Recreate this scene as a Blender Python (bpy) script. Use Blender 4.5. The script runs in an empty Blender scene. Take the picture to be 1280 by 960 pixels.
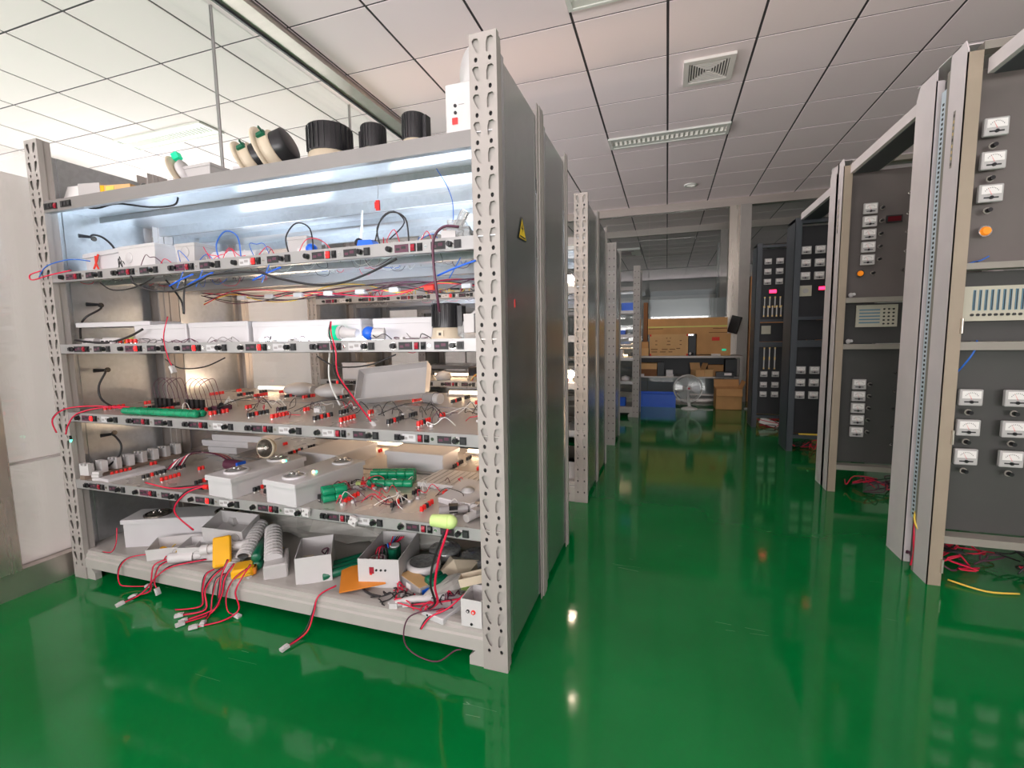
import bpy, math, random
from mathutils import Vector, Matrix, Euler
random.seed(7)
SC = bpy.context.scene
COL = SC.collection

# ---------------------------------------------------------------- camera
def camera():
    cd = bpy.data.cameras.new('camera'); cam = bpy.data.objects.new('camera', cd); COL.objects.link(cam)
    yaw, pit, rol = .3217, -.1031, -.0166
    cy, sy, cp, sp = math.cos(yaw), math.sin(yaw), math.cos(pit), math.sin(pit)
    f = Vector((-sy*cp, cy*cp, sp)); r = Vector((cy, sy, 0)); u = r.cross(f)
    r2 = math.cos(rol)*r + math.sin(rol)*u; u2 = -math.sin(rol)*r + math.cos(rol)*u
    m = Matrix((r2, u2, -f)).transposed().to_4x4(); m.translation = (0, 0, 1.1)
    cam.matrix_world = m
    cd.sensor_width = 36; cd.lens = 580.6/1280*36; cd.clip_start = .05; cd.clip_end = 100
    SC.camera = cam
camera()

# ---------------------------------------------------------------- world, exposure, daylight
SC.view_settings.view_transform = 'Standard'; SC.view_settings.look = 'None'
SC.view_settings.gamma = 1; SC.view_settings.use_curve_mapping = False
SC.view_settings.exposure = 0.30
w = bpy.data.worlds.new('world'); SC.world = w; w.use_nodes = True
w.node_tree.nodes['Background'].inputs[0].default_value = (.93, .96, 1, 1)
w.node_tree.nodes['Background'].inputs[1].default_value = 1.0
def area(name, loc, rot, sx, sy, power, col):
    l = bpy.data.lights.new(name, 'AREA'); l.shape = 'RECTANGLE'; l.size = sx; l.size_y = sy; l.energy = power; l.color = col
    o = bpy.data.objects.new(name, l); o.location = loc; o.rotation_euler = rot; COL.objects.link(o); return o
# daylight through the window openings behind the camera and in the outer left wall, plus an added far-left fill
area('window_daylight_behind', (-1.2, -2.9, 1.3), (math.radians(138), 0, 0), 7.0, 1.4, 315, (1, .95, .94))
area('window_daylight_left', (-8.9, .3, 1.9), (math.radians(112), 0, math.radians(-90)), 5.5, 2.0, 205, (1, .94, .93))
area('fill_light_left_far', (-6.5, 5.9, 1.9), (math.radians(112), 0, math.radians(-90)), 4.2, 2.0, 230, (1, .94, .93))  # added fill for the far ceiling; the wall behind it has no window


# ---------------------------------------------------------------- materials
def mat(name, col, rough=.5, metal=0, emit=None, es=0, noise=0, nscale=8, stretch=None, bump=0, bscale=60, trans=0, alpha=1, spec=None, coat=0, rnoise=0):
    m = bpy.data.materials.new(name); m.use_nodes = True; nt = m.node_tree; b = nt.nodes['Principled BSDF']
    c = (*col, 1) if len(col) == 3 else col
    b.inputs['Base Color'].default_value = c; b.inputs['Roughness'].default_value = rough; b.inputs['Metallic'].default_value = metal
    if spec is not None: b.inputs['Specular IOR Level'].default_value = spec
    if coat: b.inputs['Coat Weight'].default_value = coat; b.inputs['Coat Roughness'].default_value = .08
    if trans: b.inputs['Transmission Weight'].default_value = trans
    if alpha < 1: b.inputs['Alpha'].default_value = alpha
    if emit: b.inputs['Emission Color'].default_value = (*emit, 1); b.inputs['Emission Strength'].default_value = es
    tc = None
    if noise or bump or rnoise:
        tc = nt.nodes.new('ShaderNodeTexCoord'); mp = nt.nodes.new('ShaderNodeMapping'); nt.links.new(tc.outputs['Object'], mp.inputs[0])
        if stretch: mp.inputs['Scale'].default_value = stretch
        n = nt.nodes.new('ShaderNodeTexNoise'); n.inputs['Scale'].default_value = nscale; n.inputs['Detail'].default_value = 4
        nt.links.new(mp.outputs[0], n.inputs['Vector'])
        if noise:
            r = nt.nodes.new('ShaderNodeMapRange'); r.inputs[1].default_value = .3; r.inputs[2].default_value = .7
            r.inputs[3].default_value = 1-noise; r.inputs[4].default_value = 1+noise*.6
            v = nt.nodes.new('ShaderNodeVectorMath'); v.operation = 'SCALE'; v.inputs[0].default_value = c[:3]
            nt.links.new(n.outputs[0], r.inputs[0]); nt.links.new(r.outputs[0], v.inputs['Scale']); nt.links.new(v.outputs[0], b.inputs['Base Color'])
        if rnoise:
            r = nt.nodes.new('ShaderNodeMapRange'); r.inputs[1].default_value = .35; r.inputs[2].default_value = .65
            r.inputs[3].default_value = max(.02, rough-rnoise); r.inputs[4].default_value = rough+rnoise
            nt.links.new(n.outputs[0], r.inputs[0]); nt.links.new(r.outputs[0], b.inputs['Roughness'])
        if bump:
            n2 = nt.nodes.new('ShaderNodeTexNoise'); n2.inputs['Scale'].default_value = bscale
            nt.links.new(mp.outputs[0], n2.inputs['Vector'])
            bp = nt.nodes.new('ShaderNodeBump'); bp.inputs['Strength'].default_value = bump; bp.inputs['Distance'].default_value = .003
            nt.links.new(n2.outputs[0], bp.inputs['Height']); nt.links.new(bp.outputs[0], b.inputs['Normal'])
    return m
def galvanised(name, base, rough):
    m = mat(name, base, rough, .85); nt = m.node_tree; b = nt.nodes['Principled BSDF']
    tc = nt.nodes.new('ShaderNodeTexCoord'); vo = nt.nodes.new('ShaderNodeTexVoronoi'); vo.inputs['Scale'].default_value = 55
    n = nt.nodes.new('ShaderNodeTexNoise'); n.inputs['Scale'].default_value = 5
    nt.links.new(tc.outputs['Object'], vo.inputs['Vector']); nt.links.new(tc.outputs['Object'], n.inputs['Vector'])
    a = nt.nodes.new('ShaderNodeMath'); a.operation = 'ADD'
    s = nt.nodes.new('ShaderNodeSeparateColor'); nt.links.new(vo.outputs['Color'], s.inputs[0])
    nt.links.new(s.outputs[0], a.inputs[0]); nt.links.new(n.outputs[0], a.inputs[1])
    r = nt.nodes.new('ShaderNodeMapRange'); r.inputs[1].default_value = .3; r.inputs[2].default_value = 1.5; r.inputs[3].default_value = .93; r.inputs[4].default_value = 1.04
    v = nt.nodes.new('ShaderNodeVectorMath'); v.operation = 'SCALE'; v.inputs[0].default_value = base
    nt.links.new(a.outputs[0], r.inputs[0]); nt.links.new(r.outputs[0], v.inputs['Scale']); nt.links.new(v.outputs[0], b.inputs['Base Color'])
    r2 = nt.nodes.new('ShaderNodeMapRange'); r2.inputs[1].default_value = .3; r2.inputs[2].default_value = 1.5; r2.inputs[3].default_value = rough-.01; r2.inputs[4].default_value = rough+.02
    nt.links.new(a.outputs[0], r2.inputs[0]); nt.links.new(r2.outputs[0], b.inputs['Roughness'])
    return m
X = {}
X['post'] = mat('painted_post', (.385, .35, .33), .42, 0, noise=.05, nscale=5, bump=.03)
X['postin'] = mat('post_liner', (.38, .355, .33), .5)
X['galv'] = galvanised('galvanised_sheet', (.60, .62, .64), .29)
X['galvside'] = galvanised('galvanised_side', (.50, .54, .54), .2)
X['deck'] = mat('deck_sheet', (.52, .49, .46), .32, .25, noise=.06, nscale=4, rnoise=.08)
X['topbeam'] = mat('top_beam_paint', (.27, .255, .25), .4, .2, noise=.04)
X['strip'] = mat('control_strip', (.38, .37, .37), .33, .3, noise=.04)
X['lowbeam'] = mat('lower_beam_paint', (.44, .415, .39), .45, noise=.05)
X['black'] = mat('black_plastic', (.012, .012, .014), .35)
X['dark'] = mat('dark_recess', (.03, .03, .032), .6)
X['red'] = mat('red_plastic', (.85, .02, .015), .35)
X['redlit'] = mat('lit_red_rocker', (.9, .01, .01), .4, emit=(1, .02, .02), es=1.6)
X['redswitch'] = mat('unlit_red_rocker', (.35, .01, .03), .35)
X['white'] = mat('white_plastic', (.62, .60, .60), .4, noise=.03)
X['whitemetal'] = mat('white_enamel', (.60, .585, .60), .35, noise=.03)
X['ivory'] = mat('ivory_plastic', (.62, .53, .40), .45)
X['meterface'] = mat('meter_face', (.50, .48, .475), .25)
X['green'] = mat('green_wrap', (.005, .28, .13), .25, noise=.2, nscale=20)
X['dgreen'] = mat('dark_green_wrap', (.003, .12, .06), .3)
X['yellow'] = mat('yellow_wrap', (.95, .48, .01), .35, noise=.08)
X['orange'] = mat('orange_board', (.78, .26, .03), .5, noise=.08)
X['amber'] = mat('amber_lens', (.9, .25, .02), .25, emit=(1, .3, .02), es=.25)
X['redled'] = mat('red_led_digits', (.5, 0, .02), .4, emit=(1, .02, .08), es=4)
X['dimled'] = mat('dim_led_window', (.10, .005, .01), .2)
X['greenled'] = mat('green_led', (0, .8, .4), .3, emit=(.1, 1, .6), es=3)
X['blue'] = mat('blue_plastic', (.01, .13, .75), .35)
X['wred'] = mat('red_wire', (.75, .01, .06), .4)
X['wblack'] = mat('black_wire', (.02, .018, .02), .4)
X['wyellow'] = mat('yellow_wire', (.85, .6, .08), .4)
X['wblue'] = mat('blue_wire', (.03, .15, .6), .4)
X['wpurple'] = mat('purple_wire', (.11, .03, .06), .4)
X['wgrey'] = mat('grey_wire', (.35, .33, .33), .4)
X['wwhite'] = mat('white_cord', (.85, .85, .83), .4)
X['chrome'] = mat('chrome', (.75, .73, .70), .12, 1)
X['lens'] = mat('ribbed_lens', (.42, .42, .42), .15, .5, noise=.35, nscale=90)
X['dlens'] = mat('dark_reflector', (.16, .14, .12), .2, .6, noise=.5, nscale=70)
X['clear'] = mat('clear_plastic', (.85, .86, .85), .15, trans=.75, noise=.05)
X['yg'] = mat('yellow_green_plastic', (.62, .80, .30), .35, noise=.06)
X['dustwood'] = mat('dusty_wood', (.24, .18, .14), .8, noise=.2, nscale=20)
X['carton'] = mat('cardboard', (.62, .33, .13), .75, noise=.10, nscale=5)
X['carton2'] = mat('cardboard_light', (.72, .44, .20), .75, noise=.08, nscale=5)
X['tape'] = mat('green_tape', (.62, .62, .12), .4)
X['ink'] = mat('printed_ink', (.22, .09, .03), .7)
X['inkred'] = mat('red_corner', (.75, .04, .02), .6)
X['steel'] = mat('brushed_steel', (.60, .54, .48), .3, .8, noise=.05, nscale=14, stretch=(1, 1, .08), rnoise=.06)
X['steelh'] = mat('brushed_steel_rail', (.60, .54, .50), .3, .85, noise=.08, nscale=10, stretch=(.1, 1, 1))
X['cabwhite'] = mat('cabinet_frame_paint', (.76, .69, .70), .45, noise=.05, nscale=6)
X['cabtan'] = mat('cabinet_edge_tan', (.36, .29, .22), .5, noise=.07, nscale=6)
X['cabpanel'] = mat('cabinet_panel', (.078, .076, .073), .5, .15, noise=.05, nscale=5)
X['cabpanel_lit'] = mat('cabinet_panel_lit', (.150, .130, .122), .45, .15, noise=.05, nscale=5)  # upper panels: warm light from the ceiling put into the colour
X['cabrail'] = mat('cabinet_rail', (.30, .275, .24), .45, noise=.05)
X['cabdark'] = mat('dark_cabinet_paint', (.055, .063, .075), .45, noise=.06)
X['cabdpanel'] = mat('dark_cabinet_panel', (.022, .022, .026), .5, noise=.05)
X['duct'] = mat('slotted_duct', (.62, .70, .78), .4)
X['ductblue'] = mat('duct_side_blue', (.10, .20, .34), .4)
X['board'] = mat('beige_board', (.55, .52, .42), .5, noise=.05)
X['slotblue'] = mat('card_slot_blue', (.12, .25, .34), .4)
X['gold'] = mat('brass_fuse', (.85, .62, .25), .3, .6)
X['tile'] = mat('ceiling_tile', (.93, .80, .825), .75, noise=.012, nscale=60)
nt = X['tile'].node_tree; oi = nt.nodes.new('ShaderNodeObjectInfo'); mr = nt.nodes.new('ShaderNodeMapRange'); mr.inputs[3].default_value = .965; mr.inputs[4].default_value = 1.02
vm = nt.nodes.new('ShaderNodeVectorMath'); vm.operation = 'SCALE'; vm.inputs[0].default_value = (.93, .80, .825)
nt.links.new(oi.outputs['Random'], mr.inputs[0]); nt.links.new(mr.outputs[0], vm.inputs['Scale']); nt.links.new(vm.outputs[0], nt.nodes['Principled BSDF'].inputs['Base Color'])
X['grid'] = mat('ceiling_grid_dark', (.05, .045, .05), .7)
X['louvre'] = mat('louvre_white', (.74, .74, .70), .4)
X['tube'] = mat('troffer_lamp', (1, 1, 1), .4, emit=(1, .98, .94), es=3.0)
X['tubedim'] = mat('troffer_lamp_dim', (.8, .78, .72), .4, emit=(1, .93, .85), es=.25)
X['ventw'] = mat('vent_plastic', (.74, .70, .67), .5)
X['wallw'] = mat('white_wall', (.62, .60, .59), .7, noise=.02)
X['wallg'] = mat('grey_wall', (.32, .33, .33), .7, noise=.03)
X['wood'] = mat('door_wood', (.60, .28, .11), .5, noise=.15, nscale=8, stretch=(1, 1, .1))
X['fanw'] = mat('fan_white', (.78, .78, .76), .35)
X['fanblade'] = mat('fan_blade', (.55, .58, .60), .3, alpha=.75)
X['bench'] = mat('bench_steel', (.36, .33, .31), .4, .3, noise=.06)
X['benchd'] = mat('bench_dark', (.04, .045, .05), .5)
X['paper'] = mat('paper', (.85, .82, .80), .7)
X['yellowsign'] = mat('warning_yellow', (.95, .68, .02), .4)
X['warm'] = mat('lit_warm_bulb', (1, .85, .7), .3, emit=(1, .72, .42), es=6)
X['hotbulb'] = mat('lit_bulb_glass', (1, .9, .8), .3, emit=(1, .80, .58), es=60)
X['cool'] = mat('lit_cool_led', (1, 1, 1), .3, emit=(.85, .93, 1), es=4)
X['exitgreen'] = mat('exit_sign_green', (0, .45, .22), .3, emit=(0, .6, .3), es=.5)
def glass():
    m = bpy.data.materials.new('clear_glass'); m.use_nodes = True; nt = m.node_tree; nt.nodes.clear()
    o = nt.nodes.new('ShaderNodeOutputMaterial'); t = nt.nodes.new('ShaderNodeBsdfTransparent'); g = nt.nodes.new('ShaderNodeBsdfGlossy'); x = nt.nodes.new('ShaderNodeMixShader'); fr = nt.nodes.new('ShaderNodeLayerWeight'); pw = nt.nodes.new('ShaderNodeMath'); pw.operation = 'POWER'; pw.inputs[1].default_value = 4; ma = nt.nodes.new('ShaderNodeMath'); ma.operation = 'MULTIPLY_ADD'; ma.inputs[1].default_value = .6; ma.inputs[2].default_value = .05
    t.inputs[0].default_value = (.95, .965, .96, 1); g.inputs['Roughness'].default_value = .01; nt.links.new(fr.outputs['Facing'], pw.inputs[0]); nt.links.new(pw.outputs[0], ma.inputs[0]); nt.links.new(ma.outputs[0], x.inputs[0]); nt.links.new(t.outputs[0], x.inputs[1]); nt.links.new(g.outputs[0], x.inputs[2]); nt.links.new(x.outputs[0], o.inputs[0]); return m
X['glass'] = glass()
def film(name, col, tr, gloss=.06):
    # frosted adhesive film: diffuse in front, lets the light of the next room through
    m = bpy.data.materials.new(name); m.use_nodes = True; nt = m.node_tree; nt.nodes.clear()
    o = nt.nodes.new('ShaderNodeOutputMaterial'); d = nt.nodes.new('ShaderNodeBsdfDiffuse'); t = nt.nodes.new('ShaderNodeBsdfTranslucent'); g = nt.nodes.new('ShaderNodeBsdfGlossy')
    x = nt.nodes.new('ShaderNodeMixShader'); y = nt.nodes.new('ShaderNodeMixShader')
    d.inputs[0].default_value = (*col, 1); t.inputs[0].default_value = (*col, 1); g.inputs['Roughness'].default_value = .18
    x.inputs[0].default_value = tr; y.inputs[0].default_value = gloss
    nt.links.new(d.outputs[0], x.inputs[1]); nt.links.new(t.outputs[0], x.inputs[2]); nt.links.new(x.outputs[0], y.inputs[1]); nt.links.new(g.outputs[0], y.inputs[2]); nt.links.new(y.outputs[0], o.inputs[0]); return m
X['film'] = film('frosted_glass_film', (.80, .745, .74), .6)
X['filmg'] = film('grey_glass_film', (.30, .32, .33), .12)
def floor_mat():
    m = bpy.data.materials.new('green_epoxy'); m.use_nodes = True; nt = m.node_tree; b = nt.nodes['Principled BSDF']
    tc = nt.nodes.new('ShaderNodeTexCoord'); n = nt.nodes.new('ShaderNodeTexNoise'); n.inputs['Scale'].default_value = 1.3; n.inputs['Detail'].default_value = 5
    nt.links.new(tc.outputs['Object'], n.inputs['Vector'])
    cr = nt.nodes.new('ShaderNodeValToRGB'); cr.color_ramp.elements[0].color = (.0, .14, .026, 1); cr.color_ramp.elements[1].color = (.0, .20, .040, 1)
    cr.color_ramp.elements[0].position = .3; cr.color_ramp.elements[1].position = .7
    nt.links.new(n.outputs[0], cr.inputs[0])
    # fine pale scratches
    mp = nt.nodes.new('ShaderNodeMapping'); mp.inputs['Scale'].default_value = (1, 9, 1); mp.inputs['Rotation'].default_value = (0, 0, .5); nt.links.new(tc.outputs['Object'], mp.inputs[0])
    v = nt.nodes.new('ShaderNodeTexVoronoi'); v.feature = 'DISTANCE_TO_EDGE'; v.inputs['Scale'].default_value = 1.1; nt.links.new(mp.outputs[0], v.inputs['Vector'])
    n3 = nt.nodes.new('ShaderNodeTexNoise'); n3.inputs['Scale'].default_value = 3.1; nt.links.new(tc.outputs['Object'], n3.inputs['Vector'])
    l = nt.nodes.new('ShaderNodeMath'); l.operation = 'LESS_THAN'; l.inputs[1].default_value = .0035; nt.links.new(v.outputs['Distance'], l.inputs[0])
    g = nt.nodes.new('ShaderNodeMath'); g.operation = 'GREATER_THAN'; g.inputs[1].default_value = .66; nt.links.new(n3.outputs[0], g.inputs[0])
    mu = nt.nodes.new('ShaderNodeMath'); mu.operation = 'MULTIPLY'; nt.links.new(l.outputs[0], mu.inputs[0]); nt.links.new(g.outputs[0], mu.inputs[1])
    mu2 = nt.nodes.new('ShaderNodeMath'); mu2.operation = 'MULTIPLY'; mu2.inputs[1].default_value = .5; nt.links.new(mu.outputs[0], mu2.inputs[0])
    mx = nt.nodes.new('ShaderNodeMix'); mx.data_type = 'RGBA'; nt.links.new(mu2.outputs[0], mx.inputs['Factor']); nt.links.new(cr.outputs[0], mx.inputs['A']); mx.inputs['B'].default_value = (.25, .5, .3, 1)
    nt.links.new(mx.outputs['Result'], b.inputs['Base Color'])
    b.inputs['Roughness'].default_value = .13; b.inputs['IOR'].default_value = 1.5
    r = nt.nodes.new('ShaderNodeMapRange'); r.inputs[3].default_value = .04; r.inputs[4].default_value = .13
    n2 = nt.nodes.new('ShaderNodeTexNoise'); n2.inputs['Scale'].default_value = 4; n2.inputs['Detail'].default_value = 6; nt.links.new(tc.outputs['Object'], n2.inputs['Vector'])
    nt.links.new(n2.outputs[0], r.inputs[0]); nt.links.new(r.outputs[0], b.inputs['Roughness'])
    n4 = nt.nodes.new('ShaderNodeTexNoise'); n4.inputs['Scale'].default_value = 45; nt.links.new(tc.outputs['Object'], n4.inputs['Vector'])
    bp = nt.nodes.new('ShaderNodeBump'); bp.inputs['Strength'].default_value = .035; bp.inputs['Distance'].default_value = .004
    nt.links.new(n4.outputs[0], bp.inputs['Height']); nt.links.new(bp.outputs[0], b.inputs['Normal'])
    return m
X['floor'] = floor_mat()

# ---------------------------------------------------------------- mesh helpers
class MB:
    def __init__(s): s.v = []; s.f = []; s.m = []; s.sm = []; s.mats = []
    def mi(s, m):
        if m not in s.mats: s.mats.append(m)
        return s.mats.index(m)
    def add(s, vs, fs, m, smooth=False):
        o = len(s.v); s.v += [tuple(v) for v in vs]; k = s.mi(m)
        for f in fs: s.f.append([i+o for i in f]); s.m.append(k); s.sm.append(smooth)
        return s
    def box(s, x0, x1, y0, y1, z0, z1, m, M=None):
        vs = [Vector((x, y, z)) for z in (z0, z1) for y in (y0, y1) for x in (x0, x1)]
        if M: vs = [M @ v for v in vs]
        return s.add(vs, [(0, 2, 3, 1), (4, 5, 7, 6), (0, 1, 5, 4), (2, 6, 7, 3), (0, 4, 6, 2), (1, 3, 7, 5)], m)
    def bbox(s, x0, x1, y0, y1, z0, z1, m, b=.004, M=None):
        # box with chamfered vertical edges and top rim
        def ring(d, z): return [(x0+d+b, y0+d, z), (x1-d-b, y0+d, z), (x1-d, y0+d+b, z), (x1-d, y1-d-b, z), (x1-d-b, y1-d, z), (x0+d+b, y1-d, z), (x0+d, y1-d-b, z), (x0+d, y0+d+b, z)]
        vs = ring(0, z0) + ring(0, z1-b) + ring(b, z1)
        vs = [Vector(v) for v in vs]
        if M: vs = [M @ v for v in vs]
        fs = [tuple(range(7, -1, -1)), tuple(range(16, 24))]
        for k in (0, 8):
            for i in range(8): j = (i+1) % 8; fs.append((k+i, k+j, k+j+8, k+i+8))
        return s.add(vs, fs, m)
    def cyl(s, p0, p1, r0, r1=None, n=10, m='white', cap=True, sq=None):
        r1 = r0 if r1 is None else r1; p0 = Vector(p0); p1 = Vector(p1); d = (p1-p0).normalized()
        a = Vector((0, 0, 1)) if abs(d.z) < .9 else Vector((1, 0, 0)); u = d.cross(a).normalized(); v = u.cross(d)
        vs = []
        for p, r in ((p0, r0), (p1, r1)):
            for i in range(n):
                t = 2*math.pi*i/n; vs.append(p+(u*math.cos(t)+v*math.sin(t))*r)
        fs = [(i, (i+1) % n, n+(i+1) % n, n+i) for i in range(n)]
        s.add(vs, fs, m, True)
        if cap: s.add(vs, [tuple(range(n-1, -1, -1)), tuple(range(n, 2*n))], m)
        return s
    def lathe(s, prof, m, n=20, M=None, closed=False, mats=None):
        # prof: list of (r, z)
        rings = []
        base = len(s.v)
        for r, z in prof:
            for i in range(n):
                t = 2*math.pi*i/n; v = Vector((r*math.cos(t), r*math.sin(t), z)); s.v.append(tuple(M @ v if M else v))
        for k in range(len(prof)-1):
            kk = s.mi(mats[k] if mats else m)
            for i in range(n):
                j = (i+1) % n; s.f.append([base+k*n+i, base+k*n+j, base+(k+1)*n+j, base+(k+1)*n+i]); s.m.append(kk); s.sm.append(True)
        return s
    def tube(s, path, r, m, n=5, sub=5):
        P = [Vector(p) for p in path]
        if sub > 1 and len(P) > 2:
            Q = []
            for i in range(len(P)-1):
                a = P[max(i-1, 0)]; b = P[i]; c = P[i+1]; d = P[min(i+2, len(P)-1)]
                for k in range(sub):
                    t = k/sub; Q.append(.5*((2*b)+(c-a)*t+(2*a-5*b+4*c-d)*t*t+(3*b-a-3*c+d)*t**3))
            Q.append(P[-1]); P = Q
        base = len(s.v); k = s.mi(m); u = None
        for i, p in enumerate(P):
            d = (P[min(i+1, len(P)-1)]-P[max(i-1, 0)])
            d = d.normalized() if d.length > 1e-7 else Vector((0, 0, 1))
            if u is None: u = d.cross(Vector((.3, .2, 1))).normalized()
            else:
                u = (u-d*u.dot(d)); u = u.normalized() if u.length > 1e-6 else d.orthogonal().normalized()
            v = d.cross(u)
            for j in range(n):
                t = 2*math.pi*j/n; s.v.append(tuple(p+(u*math.cos(t)+v*math.sin(t))*r))
        for i in range(len(P)-1):
            for j in range(n):
                q = (j+1) % n; s.f.append([base+i*n+j, base+i*n+q, base+(i+1)*n+q, base+(i+1)*n+j]); s.m.append(k); s.sm.append(True)
        s.f.append([base+j for j in range(n)][::-1]); s.m.append(k); s.sm.append(False)
        s.f.append([base+(len(P)-1)*n+j for j in range(n)]); s.m.append(k); s.sm.append(False)
        return s
    def prism(s, poly, a, b, m, axis='z', M=None):
        # poly in 2-D, extruded from a to b along the axis
        def mk(p, t):
            v = Vector((p[0], p[1], t)) if axis == 'z' else Vector((p[0], t, p[1])) if axis == 'y' else Vector((t, p[0], p[1]))
            return M @ v if M else v
        n = len(poly); vs = [mk(p, a) for p in poly]+[mk(p, b) for p in poly]
        fs = [tuple(range(n-1, -1, -1)), tuple(range(n, 2*n))]+[(i, (i+1) % n, n+(i+1) % n, n+i) for i in range(n)]
        return s.add(vs, fs, m)
    def sphere(s, c, r, m, n=12, k=7, sz=1):
        prof = [(max(r*math.sin(math.pi*i/k), 1e-4), r*sz*-math.cos(math.pi*i/k)) for i in range(k+1)]
        return s.lathe(prof, m, n, Matrix.Translation(c))
    def mesh(s, name):
        me = bpy.data.meshes.new(name); me.from_pydata(s.v, [], s.f)
        for m in s.mats: me.materials.append(X[m])
        me.polygons.foreach_set('material_index', s.m); me.polygons.foreach_set('use_smooth', s.sm); me.update(); return me
    def build(s, name, parent=None, kind=None, label=None):
        return obj(name, s.mesh(name), parent, kind, label)
def obj(name, me, parent=None, kind=None, label=None, loc=None, rot=None):
    o = bpy.data.objects.new(name, me); COL.objects.link(o)
    if parent: o.parent = parent
    if kind: o['kind'] = kind
    if label: o['label'] = label
    if loc: o.location = loc
    if rot: o.rotation_euler = rot
    return o
def thing(name, label, cat, loc=(0, 0, 0), rz=0, group=None, rot=None):
    o = bpy.data.objects.new(name, None); COL.objects.link(o); o.empty_display_size = .05
    o.location = loc; o.rotation_euler = rot if rot else (0, 0, rz); o['label'] = label; o['category'] = cat
    if group: o['group'] = group
    return o
def single(mb, name, label, cat, loc=(0, 0, 0), rz=0, group=None, rot=None, kind=None):
    o = mb.build(name); o.location = loc; o.rotation_euler = rot if rot else (0, 0, rz); o['label'] = label; o['category'] = cat
    if group: o['group'] = group
    if kind: o['kind'] = kind
    return o
def copy_tree(o, parent=None, skip=()):
    c = o.copy(); COL.objects.link(c); c.parent = parent
    for ch in list(o.children):
        if ch.name.split('.')[0] in skip: continue
        copy_tree(ch, c, skip)
    return c
def struct(name, mb=None, parent=None):
    if mb: o = mb.build(name, parent)
    else:
        o = bpy.data.objects.new(name, None); COL.objects.link(o)
        if parent: o.parent = parent
    if not parent: o['kind'] = 'structure'
    return o

# ================================================================ SETTING
Z = 3.17
TX, TY = -.028, 3.302
struct('floor', MB().box(-9.2, 4.2, -3.1, 16.2, -.12, 0, 'floor'))

ceiling = struct('ceiling', MB().box(-9.2, 4.2, -3.1, 16.2, Z+.004, Z+.1, 'grid'))
tile_me = MB().bbox(.009, .591, .0075, .5925, -.004, 0, 'tile', .0003, Matrix.Scale(-1, 4, (0, 0, 1))).mesh('ceiling_tile')
NI = range(-12, 6); NJ = range(-4, 8)
for i in NI:
    for j in NJ:
        obj('ceiling_tile', tile_me, ceiling, loc=(TX+.6*i, TY+.6*j, Z))
far = MB()
for i in range(-15, 7):
    for j in range(-10, 21):
        if i in NI and j in NJ: continue
        x, y = TX+.6*i, TY+.6*j
        far.box(x+.009, x+.591, y+.0075, y+.5925, Z, Z+.004, 'tile')
far.build('outer_ceiling_tiles', ceiling, 'stuff')

# --- left glass partition
wl = struct('wall_left')
MB().box(-2.80, -2.67, -3, 8.14, 0, .115, 'steelh').build('base_rail', wl)
MB().box(-2.60, -2.44, -3, 8.14, 3.125, 3.168, 'steelh').box(-2.60, -2.585, -3, 8.14, 3.11, 3.125, 'benchd').build('top_rail', wl)
for a, b in ((-3, -.04), (-.04, 1.17), (1.17, 2.365), (2.375, 3.695), (3.705, 4.895), (4.905, 6.095), (6.105, 8.14)):
    MB().box(-2.726, -2.714, a, b, .115, 3.17, 'glass').build('glass_pane', wl)
    MB().box(-2.738, -2.728, a+.001, b-.001, .115, 1.84, 'film').build('frosted_film', wl)
for y in (2.37, 3.70, 4.90, 6.10):
    MB().box(-2.73, -2.71, y-.005, y+.005, .115, 3.17, 'wgrey').build('glass_joint', wl)
MB().bbox(-2.76, -2.66, .93, 1.165, .115, 3.12, 'steel', .004).build('column', wl)
# pale bar added to stand for a reflection line on the frosted glass
MB().box(-2.712, -2.69, 1.17, 1.9, .575, .585, 'film').build('reflection_strip', wl)

# --- room beyond the left partition
struct('wall_outer_left', MB().box(-9.2, -9.1, -3, 3.4, 0, .9, 'wallw').box(-9.2, -9.1, -3, 3.4, 2.85, Z, 'wallw').box(-9.2, -9.1, -3, -2.6, .9, 2.85, 'wallw').box(-9.2, -9.1, .3, .45, .9, 2.85, 'wallw').box(-9.2, -9.1, 3.1, 3.4, .9, 2.85, 'wallw'))
struct('wall_far_left', MB().box(-9.1, -6.65, 3.4, 3.5, 0, Z, 'wallw').box(-6.75, -6.65, 3.5, 8.2, 0, Z, 'wallw'))

# --- back partition
wb = struct('wall_back')
MB().box(-6.65, 2.9, 8.16, 8.28, 3.05, 3.17, 'steelh').build('top_rail', wb)
MB().box(-6.65, .94, 8.16, 8.28, 0, .1, 'steelh').build('base_rail', wb)
MB().box(.90, 1.05, 8.14, 8.30, .1, 3.05, 'steel').build('mullion', wb)
MB().box(1.05, 1.20, 8.10, 8.28, 0, 3.05, 'bench').build('mullion', wb)
MB().box(1.20, 2.9, 8.16, 8.26, 1.96, 2.03, 'bench').build('transom', wb)
for a, b in ((-6.6, -5.1), (-5.09, -3.9), (-3.89, -2.75), (-2.66, -1.5), (-1.49, -.305), (-.295, .90), (1.20, 2.9)):
    z0 = 2.03 if a > 1 else .1
    MB().box(a, b, 8.214, 8.226, z0, 3.05, 'glass').build('glass_pane', wb)
    if a < 1: MB().box(a, b, 8.228, 8.236, .1, 1.66, 'filmg').build('frosted_film', wb)
struct('door_1', MB().box(1.22, 1.28, 8.12, 8.30, 0, 1.955, 'wood').box(2.15, 2.25, 8.12, 8.30, 0, 1.955, 'wood').box(1.28, 2.15, 8.12, 8.30, 1.90, 1.955, 'wood').box(1.29, 2.14, 8.17, 8.21, .01, 1.89, 'wood'))
d1 = bpy.data.objects['door_1']
for z in (.35, .95, 1.5, 1.75):
    MB().box(1.255, 1.285, 8.105, 8.125, z, z+.10, 'black').build('hinge', d1)
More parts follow.
